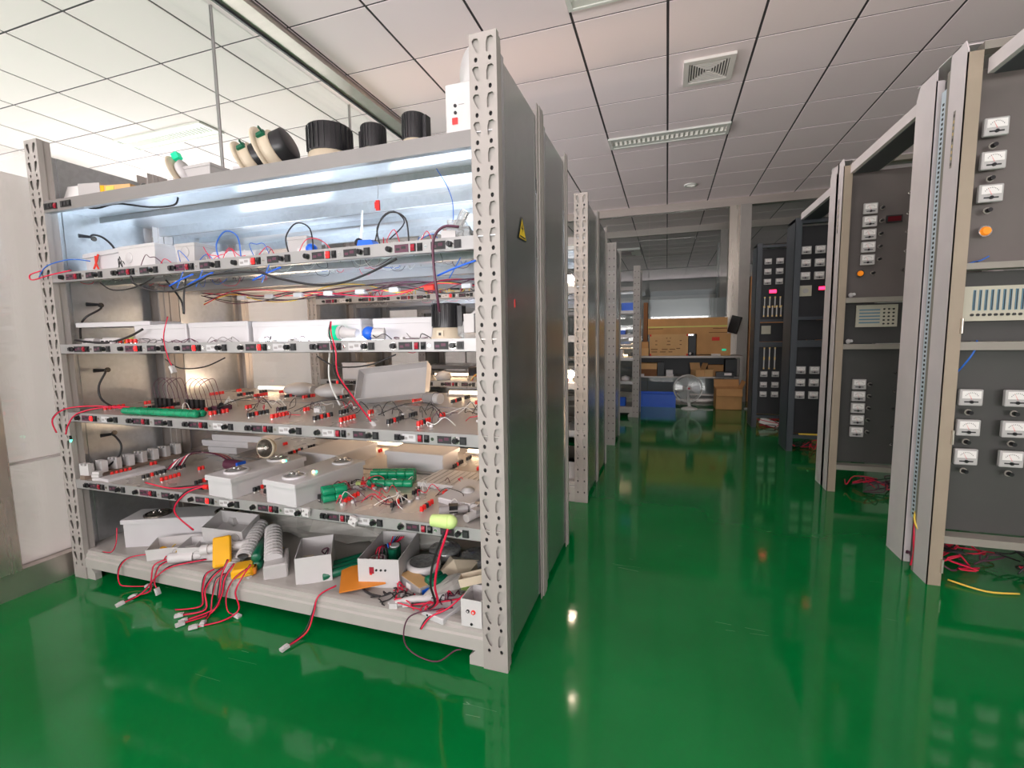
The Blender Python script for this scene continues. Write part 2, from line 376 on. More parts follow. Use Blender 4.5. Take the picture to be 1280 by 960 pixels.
MB().cyl((2.07, 8.17, 1.0), (2.07, 8.12, 1.0), .01, n=8, m='chrome').cyl((2.07, 8.12, 1.0), (1.97, 8.12, 1.0), .009, n=8, m='chrome').build('door_handle', d1)
struct('wall_right', MB().box(4.1, 4.2, -3, 16, 0, Z, 'wallw'))
struct('wall_front', MB().box(-9.1, 4.1, -3.1, -3.0, 0, .8, 'wallw').box(-9.1, 4.1, -3.1, -3.0, 2.75, Z, 'wallw').box(-9.1, -4.8, -3.1, -3, .8, 2.75, 'wallw').box(2.4, 4.1, -3.1, -3, .8, 2.75, 'wallw').box(-1.3, -1.1, -3.1, -3, .8, 2.75, 'wallw'))
struct('wall_back_right', MB().box(2.9, 4.1, 8.16, 8.28, 0, Z, 'wallw'))
# --- room beyond the back partition: second partition, far wall, ceiling cassette
w2 = struct('wall_middle')
MB().box(-9, 4.1, 9.9, 10.0, 3.05, 3.17, 'steelh').build('top_rail', w2)
MB().box(.95, 1.15, 9.9, 10.02, 0, 3.05, 'bench').build('mullion', w2)
MB().box(-3.0, -2.85, 9.9, 10.02, 0, 3.05, 'bench').build('mullion', w2)
struct('wall_far', MB().box(-9.1, 4.1, 16.1, 16.2, 0, Z, 'wallg').box(-3, 4, 16.04, 16.1, 1.75, 2.3, 'wallw').box(-3, 4, 16.0, 16.06, 1.4, 1.75, 'wallg'))
struct('trim_1', MB().box(1.1, 1.35, 12.0, 12.3, 0, Z, 'wallg'))
ac = thing('ceiling_air_conditioner', 'white ceiling cassette air conditioner in the room behind the back glass', 'air conditioner', (-1.1, 12.3, Z))
MB().box(-.45, .45, -.45, .45, -.05, 0, 'louvre').build('panel', ac)
MB().box(-.22, .22, -.22, .22, -.06, -.05, 'benchd').build('grille', ac)
for s in (-1, 1): MB().box(-.3, .3, s*.34-.03, s*.34+.03, -.058, -.05, 'benchd').build('air_outlet', ac)

struct('wall_outer_far_left', MB().box(-9.1, -9.0, 8.3, 16, 0, Z, 'wallg'))
# ---------------------------------------------------------------- ceiling fittings
def troffer(x, y, label, lamp, energy, rz=0):
    t = thing('ceiling_light', label, 'ceiling light', (x, y, Z), rz)
    fr = MB()
    for a, b, c, d in ((-.6, .6, -.135, -.115), (-.6, .6, .115, .135), (-.6, -.57, -.115, .115), (.57, .6, -.115, .115)):
        fr.box(a, b, c, d, -.018, 0, 'louvre')
    for s in (-1, 1): fr.box(-.57, .57, s*.115 if s < 0 else .05, -.05 if s < 0 else .115, -.012, -.002, 'louvre')
    fr.build('frame', t)
    MB().box(-.565, .565, -.05, .05, -.006, -.002, lamp).build('lamp_tube', t)
    bl = MB().add([(-.012, -.05, -.016), (-.012, .05, -.016), (.010, .05, -.005), (.010, -.05, -.005), (-.009, -.05, -.016), (-.009, .05, -.016), (.013, .05, -.005), (.013, -.05, -.005)],
                  [(0, 1, 2, 3), (7, 6, 5, 4), (0, 4, 5, 1), (3, 2, 6, 7), (0, 3, 7, 4), (1, 5, 6, 2)], 'louvre').mesh('louvre_blade')
    for k in range(24): obj('louvre_blade', bl, t, loc=(-.55+k*.0478, 0, 0))
    if energy:
        l = bpy.data.lights.new('troffer_light', 'AREA'); l.shape = 'RECTANGLE'; l.size = 1.1; l.size_y = .1; l.energy = energy; l.color = (1, .96, .92)
        o = bpy.data.objects.new('troffer_light', l); o.location = (0, 0, -.03); o.parent = t; COL.objects.link(o)
troffer(-.03, 5.40, 'long louvred ceiling light over the aisle, dim, between vent and downlight', 'tubedim', 0)
troffer(-4.83, 3.60, 'lit louvred ceiling light seen through the glass on the left, above the rack', 'tube', 30)
troffer(-.03, 3.03, 'louvred ceiling light cut by the top edge of the photo, above rack post', 'tubedim', 0)
troffer(-2.43, 1.72, 'louvred ceiling light out at the top edge beside the hanging steel rail', 'tubedim', 0)
troffer(2.4, 3.03, 'louvred ceiling light at the top right corner over the grey cabinets', 'tubedim', 0)
troffer(-4.83, 1.2, 'louvred ceiling light in the neighbouring glass room nearest the camera', 'tube', 30)

vt = thing('ceiling_vent', 'square white ceiling air vent with stepped louvres', 'vent', (.275, 4.2, Z))
MB().box(-.185, .185, -.185, -.145, -.02, 0, 'ventw').box(-.185, .185, .145, .185, -.02, 0, 'ventw').box(-.185, -.145, -.145, .145, -.02, 0, 'ventw').box(.145, .185, -.145, .145, -.02, 0, 'ventw').build('frame', vt)
MB().box(-.145, .145, -.145, .145, -.004, 0, 'dark').build('backing', vt)
for k in range(7):
    a = .138-k*.019; b = MB()
    for s in (-1, 1):
        b.box(-a, a, min(s*a, s*(a-.009)), max(s*a, s*(a-.009)), -.016, -.004, 'ventw'); b.box(min(s*a, s*(a-.009)), max(s*a, s*(a-.009)), -a+.009, a-.009, -.016, -.004, 'ventw')
    b.build('louvre', vt)
for x, y, l in ((.28, 7.23, 'small round ceiling downlight straight over the far aisle'), (2.07, 7.22, 'small round ceiling downlight above the tops of the dark cabinets')):
    t = thing('downlight', l, 'downlight', (x, y, Z))
    MB().lathe([(.085, 0), (.085, -.012), (.06, -.014), (.055, -.006)], 'louvre', 24).build('trim_ring', t)
    MB().lathe([(.056, -.006), (.0005, -.006)], 'tubedim', 24).build('lens', t)

# ================================================================ RACKS
# local frame: x from -1.085 (left) to 1.085 (right), y = 0 at the front face, origin x = -1.56
RX = -1.56; RW = 1.085; RD = .50; RH = 1.97
LV = {'T': 1.705, 'S1': 1.405, 'S2': 1.095, 'S3': .79, 'S4': .48}
def plate_with_holes(w, h, pitch, flip=False):
    cu = bpy.data.curves.new('slotted', 'CURVE'); cu.dimensions = '2D'; cu.fill_mode = 'BOTH'; cu.extrude = .0012; cu.resolution_u = 1
    def spl(pts):
        s = cu.splines.new('POLY'); s.points.add(len(pts)-1); s.use_cyclic_u = True
        for p, q in zip(s.points, pts): p.co = (q[0], q[1], 0, 1)
    spl([(0, 0), (w, 0), (w, h), (0, h)])
    n = int((h-.03)/pitch)
    for k in range(n):
        zc = h-.035-k*pitch
        for s in (-1, 1):
            cx = w/2+s*w*.235
            tear = [(-.0095, .019), (.001, .021), (.009, .014), (.0085, .0), (.0045, -.018), (.0005, -.022), (-.0035, -.019), (-.010, .004)]
            # left slots lean inwards going down, right slots mirror them
            spl([(cx+s*(x+y*.26)*1.08, zc+y) for x, y in tear])
            if zc-pitch/2 > .015: spl([(cx+s*.0015+.0055*math.cos(t*math.pi/4), zc-pitch/2+.0072*math.sin(t*math.pi/4)) for t in range(8)])
    o = bpy.data.objects.new('tmp', cu); COL.objects.link(o)
    dg = bpy.context.evaluated_depsgraph_get(); me = bpy.data.meshes.new_from_object(o.evaluated_get(dg))
    vs = [(v.co.x, -v.co.z, v.co.y) for v in me.vertices]; fs = [tuple(p.vertices) for p in me.polygons]
    bpy.data.objects.remove(o); bpy.data.curves.remove(cu); bpy.data.meshes.remove(me)
    return vs, fs
PV, PF = plate_with_holes(.085, RH, .0762)
def post_mesh(side):
    # slotted face towards -y, stepped return on the side away from the shelves
    m = MB(); m.add(PV, PF, 'post')
    m.box(0, .0025, .001, .048, 0, RH, 'post'); m.box(.0825, .085, .001, .020, 0, RH, 'post')
    m.box(.078, .0825, .018, .0205, 0, RH, 'post'); m.box(.078, .0805, .0205, .048, 0, RH, 'post')
    m.box(.004, .078, .009, .0105, .002, RH-.002, 'postin')
    for k in range(int((RH-.03)/.0762)):
        zc = RH-.035-k*.0762-.0381
        if zc > .02:
            for s in (-1, 1): m.box(.0425+s*.020-.008, .0425+s*.020+.009, .0082, .009, zc-.010, zc+.010, 'dark')
    return m.mesh('post')
POST = post_mesh(1)
REAR = MB().box(0, .085, -.0012, .0012, 0, RH, 'post').box(0, .0025, -.048, -.001, 0, RH, 'post').box(.0825, .085, -.02, -.001, 0, RH, 'post').box(.078, .0805, -.048, -.0205, 0, RH, 'post').box(.078, .085, -.0225, -.02, 0, RH, 'post').mesh('post')

# control strip bits, shared meshes; local origin on the strip face
KNOB = MB().cyl((0, 0, 0), (0, -.004, 0), .0125, n=12, m='chrome').cyl((0, -.004, 0), (0, -.016, 0), .010, .0085, n=12, m='black').box(-.0015, .0015, -.018, -.016, -.008, .008, 'black').mesh('selector_knob')
PLUG = MB().box(-.010, .010, -.006, 0, -.010, .010, 'black').box(-.007, .007, -.012, -.006, -.007, .007, 'black').box(.012, .026, -.010, 0, -.006, .006, 'black').mesh('power_plug')
ROCK = {k: MB().box(-.009, .009, -.003, 0, -.0125, .0125, 'black').prism([(-.005, -.010), (-.008, 0), (-.005, .010), (-.003, .010), (-.003, -.010)], -.0065, .0065, k, 'x').mesh('rocker_switch') for k in ('redlit', 'redswitch', 'black')}
SCREW = MB().cyl((0, 0, 0), (0, -.002, 0), .006, n=8, m='chrome').box(-.004, .004, -.0024, -.002, -.0006, .0006, 'dark').mesh('screw')
SOCK = MB().box(-.011, .011, -.004, 0, -.0125, .0125, 'black').box(-.007, .007, -.006, -.004, -.008, .008, 'dark').mesh('socket')
WIN = {k: MB().box(-.025, .025, -.0015, 0, -.0125, .0125, k).box(-.025, .025, -.0035, -.0015, -.0145, -.0125, 'strip').box(-.025, .025, -.0035, -.0015, .0125, .0145, 'strip').box(-.020, -.006, -.0025, -.0015, -.006, .002, kk).box(.0, .016, -.0025, -.0015, -.002, .007, kk).mesh('relay_window') for k, kk in (('dark', 'wpurple'), ('whitemetal', 'wgrey'), ('wpurple', 'dark'))}
BP = {k: MB().cyl((0, 0, 0), (0, 0, .005), .005, n=8, m='chrome', cap=False).cyl((0, 0, .004), (0, 0, .020), .0078, .0068, n=8, m=k).mesh('binding_post') for k in ('red', 'black')}
def strip(parent, z, seed, bits=True, lit=()):
    rn = random.Random(seed)
    s = MB(); a = RW-.085
    s.box(-a-.02 if True else -a, a+.01, 0, .0015, z-.042, z, 'strip'); s.box(-a-.02, a+.01, 0, .02, z-.042, z-.0405, 'strip')
    o = s.build('control_strip', parent)
    if not bits: return o
    for k in range(6):
        x = -.84+.3265*k; zc = z-.0215
        obj('selector_knob' if rn.random() < .5 else 'power_plug', KNOB if rn.random() < .6 else PLUG, o, loc=(x-.085, 0, zc))
        obj('relay_window', WIN[rn.choice(['dark', 'whitemetal', 'wpurple'])], o, loc=(x-.042, 0, zc))
        obj('rocker_switch', ROCK['redlit' if k in lit else 'redswitch'], o, loc=(x, 0, zc))
        obj('rocker_switch', ROCK['black'], o, loc=(x+.024, 0, zc))
        obj('screw', SCREW, o, loc=(x+.045, 0, zc))
        obj('relay_window', WIN[rn.choice(['dark', 'whitemetal', 'dark'])], o, loc=(x+.088, 0, zc))
        obj('selector_knob', KNOB, o, loc=(x+.13, 0, zc))
        obj('socket', SOCK, o, loc=(x+.155, 0, zc))
    return o
def deck(parent, z, name='shelf_deck', material='deck', m2=None):
    m = MB(); a = RW-.012
    m.box(-a, a, .0018, RD-.004, z-.003, z, material)
    m.box(-a, a, RD-.016, RD-.0125, z-.04, z-.003, 'strip')
    m.box(-a+.02, a-.02, .22, .25, z-.028, z-.003, material)
    return m.build(name, parent)
def posts_on(d, z, y0=0, rev=False):
    for k in range(7):
        xm = .738-.3265*k
        def put(x, y, c):
            if abs(x) < 1.0: obj('binding_post', BP[c], d, loc=(x, y, z))
        for n, c in enumerate(['black', 'black', 'red', 'black', 'red' if k % 2 else 'black', 'black']): put(xm-.125, .091+y0+n*.0185, c)
        if xm < 1.0:
            for n, c in enumerate(['red', 'red', 'black' if k % 3 == 0 else 'red', 'red', 'red']): put(xm, .086+y0+n*.019, c)
            for n in range(3): put(xm-.12, .235+y0+n*.02, 'black')
            for n in range(2): put(xm, .262+y0+n*.018, 'red')
def wiring(parent, z, seed, dens=60):
    # short jumper leads dangling beneath a deck, tied to it
    rn = random.Random(seed); m = MB()
    for k in range(dens):
        x = rn.uniform(-.96, .9); y = rn.uniform(.03, .42); l = rn.uniform(.03, .13); dz = rn.uniform(.008, .04)
        c = rn.choice(['wblack', 'wwhite', 'wpurple', 'wred', 'wgrey', 'wblue', 'wwhite', 'wgrey'])
        m.tube([(x, y, z-.003), (x+l*.2, y, z-dz), (x+l*.7, y+rn.uniform(-.03, .03), z-dz*1.1), (x+l, y+rn.uniform(-.03, .03), z-.003)], .0013, c, 3, 3)
    for k in range(dens):
        x = rn.uniform(-.96, .96); y = rn.uniform(.03, .42); m.cyl((x, y, z-.003), (x, y, z-rn.uniform(.008, .018)), .002, n=4, m=rn.choice(['chrome', 'dark']))
    return m.build('under_shelf_wiring', parent, 'stuff')
def rack(label, y0, bits=True, bp=True, dx=0, sticker=False, seed=1, full=True):
    t = thing('storage_rack', label, 'rack', (RX+dx, y0, 0))
    obj('post', POST, t, loc=(-RW, 0, 0)); obj('post', POST, t, loc=(RW-.085, 0, 0))
    obj('post', REAR, t, loc=(-RW, RD-.002, 0)); obj('post', REAR, t, loc=(RW-.085, RD-.002, 0))
    # galvanised end sheets with a folded front lip
    e = MB().box(RW-.0125, RW-.010, .05, RD-.05, .03, 1.925, 'galvside').box(RW-.008, RW-.0045, .05, .072, .03, 1.93, 'galv'); e.build('side_sheet', t)
    e = MB().box(-RW+.010, -RW+.0125, .05, RD-.05, .03, 1.93, 'galv').box(-RW+.0125, -RW+.016, .10, .14, .03, 1.93, 'galv'); e.build('side_sheet', t)
    if full:
        for L in (('S1', (3, 4)), ('S2', (1, 2, 3)), ('S3', (0,)), ('S4', (2,))):
            strip(t, LV[L[0]], seed*10+len(L[1])+ord(L[0][1]), bits, L[1])
            d = deck(t, LV[L[0]]-.002, material='galv' if L[0] == 'S1' else 'deck')
            if bp and L[0] in ('S3', 'S4'): posts_on(d, LV[L[0]]-.002, 0 if bp == 1 else .02)
            if bits: wiring(t, LV[L[0]], seed*7+ord(L[0][1]), 110 if L[0] == 'S1' else 40)
    # top shelf: plain folded beam and sheet
    MB().box(-RW+.062, RW-.083, 0, .003, 1.664, 1.708, 'topbeam').box(-RW+.062, RW-.083, 0, .022, 1.662, 1.664, 'topbeam').box(-RW+.062, RW-.083, 0, .03, 1.708, 1.710, 'topbeam').build('top_beam', t)
    m = MB().box(-RW+.012, RW-.012, .0035, RD-.004, 1.700, 1.703, 'galv').box(-RW+.03, RW-.02, RD-.02, RD-.004, 1.655, 1.700, 'galv').box(-RW+.03, RW-.02, .24, .243, 1.675, 1.700, 'galv').box(-RW+.03, RW-.02, .243, .27, 1.675, 1.677, 'galv')
    m.build('top_deck', t)
    # bottom shelf: stepped beam and sheet
    m = MB(); a = RW-.083
    m.prism([(.0, .056), (.0, .098), (.006, .104), (.006, .118), (.014, .124), (.014, .134), (.03, .137), (.05, .137), (.05, .131), (.02, .056)], -a, a, 'lowbeam', 'x')
    m.build('bottom_beam', t)
    MB().box(-RW+.012, RW-.012, .05, RD-.004, .128, .133, 'lowbeam').box(-RW+.012, RW-.012, RD-.02, RD-.004, .05, .128, 'lowbeam').build('bottom_deck', t)
    for s in (-1, 1):
        x0 = s*(RW-.083); MB().prism([(x0, .0), (x0-s*.055, .0), (x0-s*.055, .03), (x0-s*.03, .056), (x0, .056)], .004, .03, 'lowbeam', 'y').build('foot_gusset', t)
    return t
rackA = rack('nearest storage rack, its shelves of control strips facing the camera', 1.335, seed=3)
rackB = rack('storage rack back to back behind the nearest one', 1.84, bits=False, bp=2, seed=4)
rackC = rack('slotted-post rack across the gap behind the nearest pair', 2.955, bits=True, bp=0, seed=5, dx=.0)
rackD = rack('rack standing directly behind the second row front rack', 3.46, bits=False, bp=0, seed=6)
rackE = rack('third row rack, only its end sheet and front post edge showing', 4.62, bits=False, bp=0, seed=7, dx=.005)
rackF = rack('farthest storage rack, beside the bench with blue crate', 6.28, bits=False, bp=0, seed=8, dx=.14)
# control strips of the rack behind face away: remove its front strips (they would sit inside the first rack)
# switches on the left end of the top beam of the nearest rack
tb = [c for c in rackA.children if c.name.startswith('top_beam')][0]
for x in (-.985, -.965, -.945, -.875, -.853, -.832):
    obj('socket', SOCK, tb, loc=(x, 0, 1.686))
obj('rocker_switch', ROCK['redswitch'], tb, loc=(-.922, 0, 1.684))
# warning triangle on the end sheet
wsn = MB().add([(1.078, .206, 1.430), (1.078, .303, 1.432), (1.078, .250, 1.511)], [(0, 1, 2)], 'black').build('warning_sticker', rackA, label='yellow electric shock warning triangle')
MB().add([(1.0785, .213, 1.434), (1.0785, .296, 1.436), (1.0785, .250, 1.503)], [(0, 1, 2)], 'yellowsign').build('yellow_field', wsn)
MB().add([(1.079, .257, 1.492), (1.079, .238, 1.466), (1.079, .252, 1.466), (1.079, .243, 1.450), (1.079, .264, 1.472), (1.079, .251, 1.472)], [(0, 1, 2), (2, 1, 5), (2, 5, 4), (3, 2, 4)], 'black').box(1.0785, 1.0792, .225, .285, 1.438, 1.443, 'black').build('lightning_mark', wsn)
MB().box(1.0745, 1.0765, .160, .166, 1.195, 1.222, 'red').build('red_mark', rackA)

# ================================================================ CABINETS ON THE RIGHT
def meter(parent, x, y, z, w=.078, h=.068):
    # analogue panel meter: case, dial face, needle and scale, black cover foot
    m = MB().bbox(-w/2, w/2, -h/2, h/2, 0, .016, 'meterface', .003, Matrix.Rotation(math.radians(90), 4, 'X'))
    o = m.build('panel_meter', parent); o.location = (x, y, z)
    d = MB().box(-w*.40, w*.40, -.0175, -.016, -h*.05, h*.40, 'paper')
    for k in range(9):
        t = math.radians(40+k*12.5); d.box(math.cos(t)*w*.34-.0007, math.cos(t)*w*.34+.0007, -.0182, -.0175, -h*.18+math.sin(t)*w*.42-.002, -h*.18+math.sin(t)*w*.42+.002, 'dark')
    d.build('dial_face', o)
    MB().prism([(-.0006, -h*.1), (.0006, -h*.1), (-w*.16, h*.30)], -.0188, -.0182, 'red', 'y').build('needle', o)
    MB().cyl((0, -.016, -h*.26), (0, -.021, -h*.26), h*.10, n=10, m='black').box(-w*.30, w*.30, -.0172, -.016, -h*.30, -h*.22, 'dark').build('zero_screw', o)
    return o
METERS = {}
def meter_at(parent, x, y, z, s=1.0):
    if 'm' not in METERS:
        METERS['m'] = meter(parent, x, y, z); METERS['m'].scale = (s, s, s); return
    src = METERS['m']; c = src.copy(); COL.objects.link(c); c.parent = parent; c.location = (x, y, z); c.scale = (s, s, s)
    for ch in src.children:
        d = ch.copy(); COL.objects.link(d); d.parent = c
KN = MB().cyl((0, 0, 0), (0, -.004, 0), .013, n=10, m='cabrail').cyl((0, -.004, 0), (0, -.024, 0), .009, .008, n=10, m='black').mesh('panel_knob')
LAMP = MB().cyl((0, 0, 0), (0, -.005, 0), .022, n=16, m='chrome').cyl((0, -.005, 0), (0, -.016, 0), .018, .014, n=16, m='amber').mesh('indicator_lamp')
TOG = MB().cyl((0, 0, 0), (0, -.006, 0), .008, n=8, m='chrome').cyl((0, -.006, 0), (-.006, -.030, .006), .0045, .003, n=6, m='chrome').box(.010, .020, -.010, 0, -.004, .014, 'red').mesh('toggle_switch')
TOG2 = MB().cyl((0, 0, 0), (0, -.006, 0), .008, n=8, m='chrome').cyl((0, -.006, 0), (-.006, -.030, .006), .005, .004, n=6, m='black').mesh('toggle_switch')
CONN = MB().box(-.012, .012, -.018, 0, -.014, .014, 'white').box(-.018, -.012, -.012, 0, -.008, .008, 'white').mesh('wire_connector')
def cab(label, x0, y0, width, depth, h, white=True):
    t = thing('test_cabinet', label, 'cabinet', (x0, y0, 0))
    W, D = width, depth
    if white:
        for a, b, hh in ((0, .115, h), (D-.17, D, h-.0)):
            m = MB().prism([(a, 0), (b, 0), (b, hh-.06 if a else hh), (b-.03 if a else b, hh), (a+.02 if not a else a, hh), (a, hh-.04 if not a else hh)], 0, .004, 'cabwhite', 'x')
            m.box(0, .05 if a == 0 else .03, a, a+.004, 0, hh-.05, 'cabtan' if a == 0 else 'cabwhite')
            m.build('frame_post', t)
        lb = MB().box(-.0012, 0, .055, .068, h-.46, h-.24, 'cabrail')
        for k in range(9): lb.box(-.0016, -.0012, .058, .065, h-.452+k*.0235, h-.440+k*.0235, 'gold' if k % 4 else 'dark')
        lb.build('printed_label', t)
        m = MB().box(.046, .05, .004, .05, 0, h-.05, 'cabtan'); m.build('frame_return', t)
        dz = h-.16
        dd = MB().box(.004, .034, .135, .175, .24, h-.12, 'ductblue').box(0.0015, .004, .135, .175, .24, h-.12, 'duct').build('cable_duct', t)
        sl = MB().box(.0005, .0015, -.006, .006, -.005, .005, 'dark').mesh('duct_slot')
        m = MB()
        for k in range(int((dz-.24)/.0195)):
            z = .255+k*.0195; m.box(.0006, .0015, .149, .161, z, z+.010, 'dark')
        m.build('duct_slots', dd)
        MB().box(.0, .004, .115, .135, .0, h-.06, 'cabrail').box(.03, .034, .175, D-.17, .0, h-.06, 'cabpanel').build('side_strip', t)
        c1, pn, pn2, rl = 'cabwhite', 'cabpanel_lit', 'cabpanel', 'cabrail'
    else:
        c1, pn, pn2, rl = 'cabdark', 'cabdpanel', 'cabdpanel', 'cabdark'
        MB().box(0, .004, 0, D, 0, h-.03, c1).box(0, .055, 0, .004, 0, h, c1).box(.051, .055, .004, .07, .0, h, c1).box(.004, .05, .004, D, h-.004, h, c1).build('frame_post', t)
    MB().box(W-.05, W, 0, .004, 0, h, c1).box(W-.004, W, .004, D, 0, h, c1).build('frame_post', t)
    MB().box(.05, W-.05, 0, .05, h-.05, h-.02, rl).box(.0, W, .05, D, h-.004, h, c1).build('top_rail', t)
    return t, pn, pn2, rl
def panels(t, W, zs, y, pn, pn2, rl, rails):
    for n, (a, b, dy) in enumerate(zs):
        MB().box(.052, W-.052, y+dy, y+dy+.003, a, b, pn if n == 0 else pn2).build('instrument_panel', t)
    for z0, z1 in rails:
        MB().box(.052, W-.052, .004, y+.03, z0, z1, rl).build('shelf_rail', t)
def wires_low(label, cx, cy, n, seed, w=.5, cols=('wred', 'wblack', 'wred', 'wpurple')):
    rn = random.Random(seed); m = MB()
    for k in range(n):
        x = cx+rn.uniform(-w/2, w/2); y = cy+rn.uniform(-.05, .1); z = rn.uniform(.006, .05)
        pts = [(x, y, z)]
        for q in range(5):
            x = min(max(x+rn.uniform(-.1, .14), cx-w*.5), cx+w*.6); y += rn.uniform(-.05, .05); pts.append((x, y, rn.uniform(.006, .09)))
        m.tube(pts, .004, rn.choice(cols), 5, 4)
    return single(m, 'loose_wiring', label, 'wires', kind='stuff')
# nearest grey cabinet
t, a, b, r = cab('nearest grey cabinet with orange lamp, tall frame at the right edge', 1.085, 2.375, .90, .39, 2.21)
def U(x, z, y=.0): return x-1.085, z
Yp = .042
panels(t, .9, [(1.36, 2.12, Yp), (1.045, 1.335, Yp+.05), (.225, 1.01, Yp)], Yp, a, b, r, [(1.335, 1.36), (1.012, 1.045), (.19, .222)])
for z in (1.881, 1.755, 1.630): meter_at(t, .121, Yp, z)
for z in (1.812, 1.687, 1.565): obj('panel_knob', KN, t, loc=(.119, Yp, z))
for z in (1.881, 1.755, 1.630): meter_at(t, .36, Yp, z)
obj('indicator_lamp', LAMP, t, loc=(.118, Yp, 1.486))
for x in (.114, .262, .41):
    for z in (.815, .688, .564): meter_at(t, x, Yp, z)
    for z in (.752, .627, .502): obj('panel_knob', KN, t, loc=(x, Yp, z))
bd = MB().box(.088, .40, Yp+.040, Yp+.050, 1.13, 1.272, 'board').build('circuit_board', t)
sl = MB().box(-.004, .004, -.004, 0, -.042, .042, 'slotblue').box(-.0015, .0015, -.005, -.004, -.040, .040, 'dark').mesh('card_slot')
for k in range(9): obj('card_slot', sl, bd, loc=(.122+k*.0195, Yp+.040, 1.215))
m = MB()
for k in range(9): m.cyl((.118+k*.0195, Yp+.040, 1.155), (.118+k*.0195, Yp+.034, 1.155), .006, n=6, m='dark')
for k in range(4): m.box(.325, .345, Yp+.034, Yp+.040, 1.16+k*.025, 1.172+k*.025, 'gold')
m.build('terminal_row', bd)
obj('hinge', MB().box(.044, .052, -.004, 0, 0, .06, 'cabtan').cyl((.050, -.004, 0), (.050, -.004, .06), .004, n=6, m='steel').mesh('hinge'), t, loc=(0, 0, 1.08))
h0 = [c for c in t.children if c.name.startswith('hinge')][0]
for z in (.62, .06): obj('hinge', h0.data, t, loc=(0, 0, z))
single(MB().tube([(1.14, 2.44, 1.352), (1.17, 2.42, 1.365), (1.19, 2.40, 1.37), (1.215, 2.40, 1.385)], .003, 'wblue').tube([(1.14, 2.43, 1.358), (1.17, 2.41, 1.36), (1.20, 2.40, 1.376)], .003, 'wblack'), 'wire', 'short blue wire poking out at upper ledge of the nearest grey cabinet', 'wire')
single(MB().tube([(1.15, 2.44, .90), (1.17, 2.40, .96), (1.19, 2.39, 1.01), (1.205, 2.41, 1.05)], .0035, 'wblue'), 'wire', 'blue wire over the middle ledge of the nearest grey cabinet', 'wire')
wires_low('tangle of dark red and black wires on the floor under the nearest grey cabinet', 1.5, 2.55, 26, 3, .8)
single(MB().tube([(1.18, 2.42, .012), (1.28, 2.36, .008), (1.40, 2.38, .006)], .004, 'wyellow'), 'wire', 'thin yellow wire end lying on the floor below the nearest grey cabinet', 'wire')
single(MB().tube([(1.092, 2.52, .28), (1.080, 2.50, .25), (1.083, 2.49, .22), (1.09, 2.47, .20)], .004, 'wyellow').tube([(1.092, 2.52, .25), (1.084, 2.50, .16), (1.088, 2.50, .08), (1.084, 2.51, .02)], .005, 'wred').tube([(1.096, 2.53, .25), (1.09, 2.51, .14), (1.094, 2.52, .01)], .005, 'wblue'), 'cable_bundle', 'yellow, red and blue wires at the foot of the slotted duct, nearest grey cabinet', 'wires')
# second grey cabinet
t, a, b, r = cab('second grey cabinet with a dark red display, five meters in a column', 1.063, 3.63, .85, .26, 2.20)
Yp = .052
panels(t, .85, [(1.315, 2.13, Yp), (1.01, 1.28, Yp+.05), (.19, .975, Yp)], Yp, a, b, r, [(1.28, 1.312), (.975, 1.008), (.155, .188)])
for z in (1.880, 1.799, 1.717, 1.637, 1.556): meter_at(t, .172, Yp, z); obj('panel_knob', KN, t, loc=(.238, Yp, z))
for z in (.739, .659, .578, .497, .415): meter_at(t, .168, Yp, z); obj('panel_knob', KN, t, loc=(.230, Yp, z))
MB().box(.262, .348, Yp-.006, Yp, 1.782, 1.828, 'black').box(.270, .340, Yp-.008, Yp-.006, 1.790, 1.820, 'dimled').build('led_display', t)
obj('indicator_lamp', LAMP, t, loc=(.139, Yp, 1.471)); obj('panel_knob', KN, t, loc=(.208, Yp, 1.470))
for z in (1.954, 1.830, 1.716, 1.596): obj('toggle_switch', TOG, t, loc=(.375, Yp, z))
for z in (1.479, .814, .694, .577, .458, .338): obj('toggle_switch', TOG2, t, loc=(.366, Yp, z))
for k in range(10):
    obj('wire_connector', CONN, t, loc=(.405, Yp, .836-.0585*k)); obj('wire_connector', CONN, t, loc=(.415, Yp, 1.93-.058*k))
bd = MB().box(.143, .374, Yp+.040, Yp+.050, 1.12, 1.266, 'board').build('circuit_board', t)
for k in range(5): MB().box(.160, .275, Yp+.034, Yp+.040, 1.145+k*.021, 1.153+k*.021, 'slotblue').build('card_slot', bd)
m = MB()
for i in range(3):
    for j in range(5): m.cyl((.298+i*.026, Yp+.040, 1.14+j*.024), (.298+i*.026, Yp+.033, 1.14+j*.024), .006, n=6, m='dark')
m.build('terminal_row', bd)
for z in (1.315, 1.01):
    single(MB().sphere((0, 0, .016), .016, 'white', 8, 5).cyl((0, -.005, .016), (.01, -.028, .020), .010, n=8, m='white'), 'lamp_holder', 'small white lamp holder on the %s ledge of the second grey cabinet' % ('upper' if z > 1.2 else 'lower'), 'lamp holder', (1.152, 3.665, z))
wires_low('loops of red wire on the floor beneath the second grey cabinet', 1.38, 3.72, 12, 5, .35, ('wred', 'wred', 'wpurple', 'wblack'))
